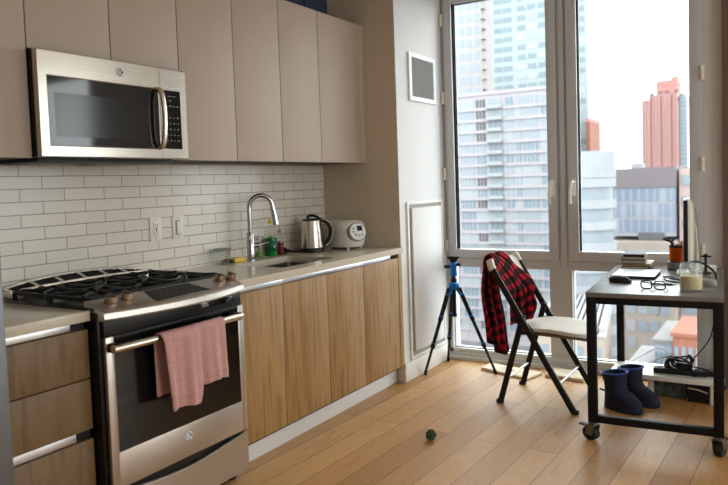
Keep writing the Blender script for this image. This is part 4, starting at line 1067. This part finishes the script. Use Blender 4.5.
# power strip and adapters on the shelf board
b=MB(T((2.29,2.80,BZ),R(4))); b.box(-.15,.15,-.03,.03,0,.035,.010)
for k in range(5): b.cyl((-.11+.05*k,0,.034),(-.11+.05*k,0,.0365),.018,mi=1)
tag(b.build('power_strip',['black_plastic','slot_dark']),'long black power strip lying on the white shelf under the table','power strip')
b=MB(T((2.315,2.765,BZ+.022),R(78),0,R(14))); b.box(-.06,.06,-.028,.028,.024,.056,.008); tag(b.build('power_adapter','black_plastic'),'black laptop power brick leaning over the power strip','adapter')
b=MB(T((2.43,2.83,BZ),R(10))); b.box(-.055,.055,-.03,.03,0,.03,.006); tag(b.build('power_adapter','black_plastic'),'small black adapter at the right end of the power strip','adapter')
tt=thing('plug','small white charger plug standing upright behind the power strip','plug',(2.21,2.87,BZ)); mt=T((2.21,2.87,BZ),R(15))
b=MB(mt); b.box(-.012,.012,-.012,.012,0,.055,.003); b.build('shell','white_plastic',tt)
b=MB(mt); b.box(-.0125,.0125,-.0125,.0125,.055,.07,.003); b.build('tip','red_mark',tt)
random.seed(11)
P=[]
for k in range(34):
    a=k*.95; P.append((2.285+.065*math.cos(a)+random.uniform(-.02,.02),2.815+.05*math.sin(a*1.1)+random.uniform(-.015,.015),BZ+.05+.028*math.sin(a*1.6)+random.uniform(0,.03)))
cable('cable','tangle of black cables heaped on the power strip',P,.0055,'black_plastic')
cable('cable','thin white wire arching over the white shelf to the charger plug',[(1.96,2.85,BZ+.004),(2.06,2.87,BZ+.07),(2.14,2.88,BZ+.12),(2.20,2.875,BZ+.115),(2.21,2.87,BZ+.073)],.0022,'white_plastic')
cable('cable','thin pale wire curling across the left end of the white shelf',[(1.95,2.76,BZ+.003),(2.03,2.80,BZ+.003),(2.12,2.82,BZ+.05),(2.20,2.84,BZ+.085),(2.27,2.85,BZ+.075)],.0022,'white_plastic')
cable('cable','thin white wire dropping from the table to the power strip',[(2.19,3.02,.70),(2.155,2.98,.55),(2.14,2.95,.46),(2.20,2.94,.62),(2.25,2.95,.70)],.0025,'white_plastic')
cable('cable','black cable running up from the power strip to the table',[(2.32,2.82,BZ+.05),(2.38,2.86,.27),(2.44,2.86,.36),(2.47,2.84,.47),(2.515,2.84,.70)],.004,'black_plastic')
cable('cable','black cable loop at the right end of the white shelf',[(2.34,2.80,BZ+.05),(2.40,2.77,BZ+.055),(2.47,2.78,BZ+.03),(2.49,2.80,BZ+.012),(2.44,2.80,BZ+.006),(2.36,2.76,BZ+.004)],.004,'black_plastic')
b=MB(T((2.475,2.90,.0))); b.tube([(0,0,.70),(-.004,0,.50),(0,0,.46)],.003,8); b.box(-.014,.014,-.01,.01,.39,.455,.005); b.tube([(-.008,0,.40),(-.016,0,.37),(-.002,0,.36),(.006,0,.40)],.004,8)
tag(b.build('hanging_plug','black_plastic'),'black plug dangling on its cord from the table near the right leg','plug')
# things stored under the shelf
M['poster_mix']=pm('poster_mix',(70,84,78),.6,var=.8,scale=30)
b=MB(T((2.22,2.87,0),R(2))); b.box(-.10,.10,-.06,.06,.0005,.10,.003); tag(b.build('game_box','poster_mix'),'patterned grey green box in the dark under the white shelf','box')
tt=thing('storage_box','dark box with a light curved band under the right end of the white shelf','box',(2.40,2.9,0)); mt=T((2.39,2.86,0))
b=MB(mt); b.box(-.06,.055,-.09,.09,.0005,.088,.006); b.build('case','black_plastic',tt)
b=MB(mt); b.tube([(-.058,-.092,.082),(0,-.095,.078),(.05,-.092,.062)],.004,8); b.build('band','paper',tt)
LPOW=(7,10,8)
# ------------------------------------------------------------------ the city outside
random.seed(5)
SKY,LAMP,EXPO,FACADE=6.6,1.0,0.0,.34
def fm(name,rgb,rough=.7,var=.05,scale=.4):  # city colours kept pale, distant haze put into them
    c=[v*FACADE for v in lin(rgb)]; q=[255*(12.92*v if v<=.0031308 else 1.055*v**(1/2.4)-.055) for v in c]
    return pm(name,q,rough,var=var,scale=scale,spec=.3)
M['slab_wall']=fm('slab_wall',(214,206,212)); M['slab_glass_a']=fm('slab_glass_a',(178,192,202),.35); M['slab_glass_b']=fm('slab_glass_b',(150,170,184),.35)
M['slab_glass_c']=fm('slab_glass_c',(196,206,210),.4); M['slab_dark']=fm('slab_dark',(120,116,122)); M['mullion']=fm('mullion',(222,220,222)); M['balcony_slab']=fm('balcony_slab',(176,160,150))
M['grid_wall']=fm('grid_wall',(232,222,220)); M['grid_glass']=fm('grid_glass',(196,212,228),.35)
M['teal_wall']=fm('teal_wall',(194,207,210),.35); M['teal_dark']=fm('teal_dark',(156,176,183),.35); M['teal_lite']=fm('teal_lite',(210,220,222),.35)
M['red_wall']=fm('red_wall',(234,166,156)); M['pink_wall']=fm('pink_wall',(238,206,200)); M['red_dark']=fm('red_dark',(176,136,140)); M['blue_pale']=fm('blue_pale',(196,212,226),.35)
M['office_top']=fm('office_top',(148,138,142),scale=3,var=.12); M['office_glass']=fm('office_glass',(160,174,194),.3); M['office_glass2']=fm('office_glass2',(182,192,206),.3); M['office_band']=fm('office_band',(196,196,204))
M['curve_wall']=fm('curve_wall',(200,203,208)); M['curve_glass']=fm('curve_glass',(172,182,190),.3)
M['beige_wall']=fm('beige_wall',(206,190,176)); M['roof_grey']=fm('roof_grey',(176,172,172)); M['roof_white']=fm('roof_white',(224,222,222)); M['brick_red']=fm('brick_red',(190,120,96)); M['street']=fm('street',(150,150,156),.9,.15,.05)
GZ=-46.0
def windows(t,specs,cap=100,name='window'):
    """specs: (key,x0,x1,y,z0,z1,glass,nm) -> the first cap by key are parts of their own, the rest one part"""
    specs=sorted(specs,key=lambda s:s[0])
    rest=MB()
    mats=[]
    def add(b,s,mats):
        _,x0,x1,y,z0,z1,g,nm=s
        for q in (g,'mullion'):
            if q not in mats: mats.append(q)
        b.box(x0,x1,y-.10,y+.25,z0,z1,mi=mats.index(g))
        for k in range(nm): xx=x0+(x1-x0)*(k+1)/(nm+1); b.box(xx-.07,xx+.07,y-.16,y,z0,z1,mi=mats.index('mullion'))
    for s in specs[:cap]:
        b=MB(); ml=[]; add(b,s,ml); b.build(name,ml,t,smooth=False)
    if specs[cap:]:
        for s in specs[cap:]: add(rest,s,mats)
        tag(rest.build(name,mats,t,smooth=False),kind='stuff')
# the pale apartment slab
t=thing('apartment_block','wide pale apartment slab with white floor bands filling the left window','building',(-66,185,GZ))
SX,EX,SY,STOP=-106.5,-51.6,185.,26.2
b=MB(); b.box(SX,EX,SY,SY+18,GZ,STOP-1.0,mi=0); b.box(SX,EX,SY-.35,SY+18,STOP-1.0,STOP); b.box(SX,EX,SY-.2,SY,GZ,GZ+4); b.build('wall',['slab_wall'],t,smooth=False)
FH=3.18; nf=22
b=MB()
for k in range(nf): z=STOP-1.6-FH*(k+1); b.box(SX,EX,SY-.45,SY+.02,z-.55,z+.30)
b.build('floor_band','slab_wall',t,smooth=False)
bays=[(-105.8,-102.2,2),(-101.6,-98.0,2),(-97.2,-94.2,2),(-93.4,-89.8,2),(-89.0,-86.0,1),(-84.6,-80.2,2),(-79.0,-74.6,3),(-73.9,-71.1,2),(-70.2,-66.0,2),(-65.1,-62.9,1),(-62.1,-60.7,1),(-60.2,-55.8,3),(-55.0,-52.5,1)]
sp=[]
for k in range(nf):
    z=STOP-1.6-FH*(k+1)
    for i,(a,c,nm) in enumerate(bays):
        sp.append((abs(k-6)+.2*(i-5) if i>5 else 30+k,a,c,SY,z+.32,z+FH-.57,random.choice(['slab_glass_a','slab_glass_a','slab_glass_b','slab_glass_c','slab_dark'] if i in (7,11) else ['slab_glass_a','slab_glass_b','slab_glass_c']),nm))
windows(t,sp)
for k in range(nf):
    z=STOP-1.6-FH*(k+1)
    b=MB(); b.box(-70.3,-65.9,SY-1.5,SY+.02,z-.35,z-.12); b.box(-70.3,-65.9,SY-1.5,SY-1.42,z-.12,z+.75,mi=1); b.box(-70.2,-66.0,SY-.05,SY+.02,z-.1,z+2.3,mi=2); b.build('balcony',['balcony_slab','slab_glass_c','slab_glass_b'],t,smooth=False)
tag(t,None)
# tall tower with a pinkish grid
t=thing('tower_block','tall pinkish grid facade tower at the far left behind the apartment slab','building',(-112,262,GZ))
b=MB(); b.box(-124,-102.6,262,280,GZ,112); b.build('wall','grid_wall',t,smooth=False)
sp=[]
for k in range(26):
    z=108-5.0*k
    for i in range(6): x=-103.6-3.3*i; sp.append((abs(z-56)/5+i,x-2.2,x,262,z-3.4,z,'grid_glass',0))
windows(t,sp)
b=MB()
for k in range(28): z=110-4.0*k; b.box(-102.6,-101.6,262,266,z-.5,z)
b.build('balcony_edge','grid_wall',t,smooth=False)
# teal glass tower
t=thing('glass_tower','tall pale teal glass tower rising behind the apartment slab','building',(-69,230,GZ))
b=MB(); b.box(-85.6,-53.2,230,250,GZ,120); b.build('wall','teal_wall',t,smooth=False)
sp=[]
for k in range(34):
    z=116-3.3*k
    for i,(a,c) in enumerate([(-85.0,-82.2),(-81.8,-78.6),(-76.6,-73.8),(-73.0,-70.2),(-69.4,-66.6),(-65.8,-63),(-62.2,-59.4),(-58.0,-56.4),(-55.9,-54)]):
        sp.append((abs(z-40)/3.3+i*.3,a,c,230,z-1.7,z,random.choice(['teal_dark','teal_dark','teal_lite','teal_wall'] if i>1 else ['teal_dark','teal_dark','slab_glass_b']),0))
windows(t,sp)
# red tower
t=thing('red_tower','slim red and pink striped tower in the right window','building',(-70,500,GZ))
b=MB(); b.box(-82.9,-60,500,530,GZ,51.5); b.box(-78.4,-60,499.8,528,50,54.6); b.build('wall','pink_wall',t,smooth=False)
b=MB(); b.box(-73.4,-60.1,499.6,520,54.6,63.6); b.box(-73.9,-59.9,499.4,520.2,60.2,61.2); b.box(-64,-60.1,500,512,63.6,65.6); b.build('crown','red_wall',t,smooth=False)
for x in (-82.6,-80.5,-78.2,-76.0,-73.9,-71.8,-69.6,-67.4,-65.3,-63.2,-61.1):
    b=MB(); b.box(x,x+.85,499.2,500.1,GZ,54.4 if x>-78 else 51.3); b.build('pilaster','red_wall',t,smooth=False)
for x in (-77.0,-70.6,-64.3):
    b=MB(); b.box(x,x+.9,499.5,500.1,GZ,53.5); b.build('window_strip','red_dark',t,smooth=False)
for x,z in ((-77.6,56),(-72.2,56.6),(-68,56.8),(-62,57)):
    b=MB(); b.box(x,x+2.6,499.2,500,z-1.6,z); b.build('crown_window','red_dark',t,smooth=False)
# paler blue tower beside it
t=thing('blue_tower','narrow pale blue glass tower touching the right side of the red tower','building',(-57,505,GZ))
b=MB(); b.box(-59.7,-54.9,505,528,GZ,52); b.box(-59.3,-56,507,520,52,54.8); b.build('wall','blue_pale',t,smooth=False)
for k in range(22): 
    z=50-2.9*k; b=MB(); b.box(-59.6,-55.0,504.4,505.1,z-.9,z); b.build('floor_band','mullion',t,smooth=False)
# office block with a dark top
t=thing('office_block','broad blue glass office block with a dark grey roof storey below the red tower','building',(-24,150,GZ))
b=MB(); b.box(-31.2,-16.7,150,172,-1.4,2.7,mi=0); b.box(-26.4,-24.2,156,160,2.7,3.8,mi=1); b.build('roof_storey',['office_top','office_band'],t,smooth=False)
b=MB(); b.box(-31.0,-16.9,150.3,172,-11.5,-1.4); b.build('wall','office_band',t,smooth=False)
sp=[]
for k in range(3):
    z=-1.6-3.2*k
    for i in range(9): x=-30.8+1.55*i; sp.append((k*10+i,x,x+1.47,150.3,z-2.7,z,random.choice(['office_glass','office_glass2','office_glass']),1))
windows(t,sp)
b=MB(); b.box(-33,-16.5,146,176,GZ,-12.4); b.build('podium','beige_wall',t,smooth=False)
sp=[]
for k in range(9):
    z=-14-3.6*k
    for i in range(7): x=-32.4+2.2*i; sp.append((k*20+i,x,x+1.7,146,z-2.2,z,random.choice(['office_glass2','office_band','slab_wall','slab_glass_c','beige_wall']),0))
windows(t,sp)
b=MB(); b.box(-24,-19,150,156,-12.4,-10.8); b.build('rooftop_plant','slab_dark',t,smooth=False)
# curved building on the left of the right window
t=thing('curved_block','pale building with rounded corner and white floor bands, left in the right window','building',(-30,118,GZ))
def arc(r,cx=-28.3,cy=123.5): return [(cx+r*math.cos(R(a)),cy+r*math.sin(R(a))) for a in range(-190,61,10)]+[(cx-.5,cy+9),(cx-r,cy+9),(cx-r,cy-.2*r)]
b=MB(); b.prism(arc(4.9),4.6-GZ,'Z',GZ); b.build('wall','curve_glass',t)
for k in range(11):
    z=4.6-3.7*k; b=MB(); b.prism(arc(5.3),1.5 if k else 4.6,'Z',z-(1.5 if k else 3.6)); b.build('floor_band','curve_wall',t)
# stone pier tower right of the office
t=thing('pink_tower','pale pink narrow building right of the office block','building',(-13,140,GZ))
b=MB(); b.box(-16.3,-11.4,152,165,GZ,2.2); b.build('wall','pink_wall',t,smooth=False)
for k in range(9): 
    b=MB(); z=1-4.4*k; b.box(-15.8,-12,151.8,152.1,z-2.2,z); b.build('window','slab_glass_a',t,smooth=False)
t=thing('red_block','small red brick building edge beside the teal glass tower','building',(-52.5,232,GZ))
b=MB(); b.box(-53.0,-51.9,226,240,GZ,19.5); b.build('wall','brick_red',t,smooth=False); b=MB(); b.box(-53.1,-51.8,225.9,240.1,18.6,19.8); b.build('parapet','red_wall',t,smooth=False)
# low roofs and street
def low(label,x0,x1,y0,y1,z1,wm,rmat,ribs=0,rot=0):
    t=thing('low_building',label,'building',((x0+x1)/2,(y0+y1)/2,GZ)); mt=T(((x0+x1)/2,(y0+y1)/2,0),rot); w_,h_=(x1-x0)/2,(y1-y0)/2
    b=MB(mt); b.box(-w_,w_,-h_,h_,GZ,z1); b.build('wall',wm,t,smooth=False)
    b=MB(mt); b.box(-w_-.3,w_+.3,-h_-.3,h_+.3,z1,z1+.5)
    for k in range(ribs): x=-w_+(k+.5)*2*w_/ribs; b.box(x-.5,x+.5,-h_,h_,z1+.5,z1+1.1,mi=1)
    b.build('roof',[rmat,'office_band'],t,smooth=False)
    for k in range(4):
        b=MB(mt); x=-w_+(k+.2)*w_/2; b.box(x,x+w_*.3,-h_-.15,-h_+.1,z1-4,z1-1.4); b.build('window','slab_glass_b',t,smooth=False)
low('long low building with ribbed white roof, seen left of the table leg',-29,-20,89,115,-19.6,'beige_wall','roof_white',12,R(10))
low('low white roofed hall in the street beyond the table',-17.4,-14.6,100,116,-27,'slab_wall','roof_white')
low('low brick building with reddish roof, seen under the table',-10.8,-7.2,100,112,-21,'brick_red','brick_red')
low('low blue grey building between the white hall and the brick building',-13.8,-11.4,104,118,-23,'blue_pale','roof_grey')
low('low beige house in front of the white roofed hall',-17.2,-12.5,80,90,-31,'beige_wall','roof_grey')
low('low pale pink house at the right end of the street view',-11.6,-7,80,95,-29,'pink_wall','roof_white')
b=MB(); b.keep=True; b.box(-900,600,8,1500,GZ-1,GZ); struct(b.build('ground','street',smooth=False))
M['car_white']=fm('car_white',(226,226,228)); M['car_red']=fm('car_red',(196,60,40)); M['car_blue']=fm('car_blue',(90,110,150))
for i,(x,y,rz,mm,nm) in enumerate(()):
    t=thing('car',f'{nm} car in the far street, '+['below the left half of the shelf','below the right half of the shelf','beside the ribbed roof','at the right edge of the street view'][i],'car',(x,y,GZ),rz,'cars in the street')
    mt=T((x,y,GZ),rz)
    b=MB(mt); b.box(-2.2,2.2,-.9,.9,.35,.9,.15); b.loft([[(-1.6,-.85,.88),(1.2,-.85,.88),(1.2,.85,.88),(-1.6,.85,.88)],[(-1.1,-.7,1.45),(.6,-.7,1.45),(.6,.7,1.45),(-1.1,.7,1.45)]]); b.build('body',mm,t)
    for wx_ in (-1.35,1.35):
        for wy_ in (-.8,.8): b=MB(mt); b.cyl((wx_,wy_-.1,.33),(wx_,wy_+.1,.33),.33); b.build('wheel','black_rubber',t)

# ------------------------------------------------------------------ light
wd=bpy.data.worlds.new('overcast'); S.world=wd; wd.use_nodes=True
nt=wd.node_tree; bg=nt.nodes['Background']
tc=nt.nodes.new('ShaderNodeTexCoord'); sp_=nt.nodes.new('ShaderNodeSeparateXYZ'); nt.links.new(tc.outputs['Generated'],sp_.inputs[0])
c=ramp(nt,sp_.outputs['Z'],[(0,(.90,.94,1)),(.12,(.97,.98,1)),(.6,(.95,.97,1))]); nt.links.new(c,bg.inputs['Color']); bg.inputs['Strength'].default_value=SKY
def area(name,loc,rot,sx,sy,p,rgb=(1,.97,.93),portal=False):
    l=bpy.data.lights.new(name,'AREA'); l.shape='RECTANGLE'; l.size=sx; l.size_y=sy; l.energy=p; l.color=rgb
    if portal: l.cycles.is_portal=True
    o=bpy.data.objects.new(name,l); COL.objects.link(o); o.location=loc; o.rotation_euler=rot; return o
# sky portals in the two windows (pointing into the room)
area('window_portal',(1.5,YW+.15,1.4),(R(-90),0,0),1.8,2.75,1,portal=True)
area('window_portal',(5.47,YW+.15,1.4),(R(-90),0,0),2.25,2.6,1,portal=True)
area('window_portal',(XR+.1,.5,1.7),(0,R(90),0),1.8,3.4,1,portal=True)
# unseen fill lamps added to light the kitchen, behind and beside the camera
M['fill_glow']=emis('fill_glow',(255,248,238),3.0*LAMP)
for i,(x,y) in enumerate(((2.3,-2.3),(4.0,.2),(4.4,-2.4))):
    b=MB(); b.lathe([(.30,CEIL-.001),(.30,CEIL-.05),(.27,CEIL-.055)],32,0,T((x,y,0)),(False,False)); b.lathe([(.275,CEIL-.05),(.2,CEIL-.075),(.0001,CEIL-.08)],32,1,T((x,y,0)),(False,False))
    tag(b.build('fill_lamp',['white_plastic','fill_glow']),('added unseen fill lamp on the ceiling over the near end of the kitchen','added unseen fill lamp on the ceiling over the middle of the room','added unseen fill lamp on the ceiling at the back right of the room')[i],'lamp','added fill lamps')
    l=area('fill_light',(x,y,CEIL-.09),(0,0,0),.5,.5,LPOW[i]*LAMP)
# ------------------------------------------------------------------ camera
f,PPX,PPY=693.117,376.69,221.095
ya,pi_,ro=-0.5365827505460483,-0.0548044877026323,-0.032997748952407
fw=Vector((math.sin(ya)*math.cos(pi_),math.cos(ya)*math.cos(pi_),math.sin(pi_)))
r0=fw.cross(Vector((0,0,1))).normalized(); u0=r0.cross(fw)
r2=r0*math.cos(ro)+u0*math.sin(ro); u2=-r0*math.sin(ro)+u0*math.cos(ro)
cd=bpy.data.cameras.new('camera'); co=bpy.data.objects.new('camera',cd); COL.objects.link(co)
m3=Matrix((r2,u2,-fw)).transposed(); co.matrix_world=Matrix.Translation((2.8417551900748337,-1.60924063163874,1.348419568690921))@m3.to_4x4()
cd.sensor_width=36; cd.lens=f/728*36; cd.shift_x=-(PPX-364)/728; cd.shift_y=(PPY-242.5)/728
cd.clip_end=3000; cd.clip_start=.05
cd.dof.use_dof=True; cd.dof.focus_distance=4.1; cd.dof.aperture_fstop=2.8
S.camera=co
S.view_settings.view_transform='Standard'; S.view_settings.look='None'; S.view_settings.gamma=1; S.view_settings.use_curve_mapping=False
S.view_settings.exposure=EXPO
try:
    S.cycles.max_bounces=10; S.cycles.diffuse_bounces=5; S.cycles.glossy_bounces=4; S.cycles.transmission_bounces=8; S.cycles.transparent_max_bounces=12
    S.cycles.use_denoising=True; S.cycles.sample_clamp_indirect=6; S.cycles.caustics_reflective=False; S.cycles.caustics_refractive=False; S.cycles.blur_glossy=.5
except Exception: pass
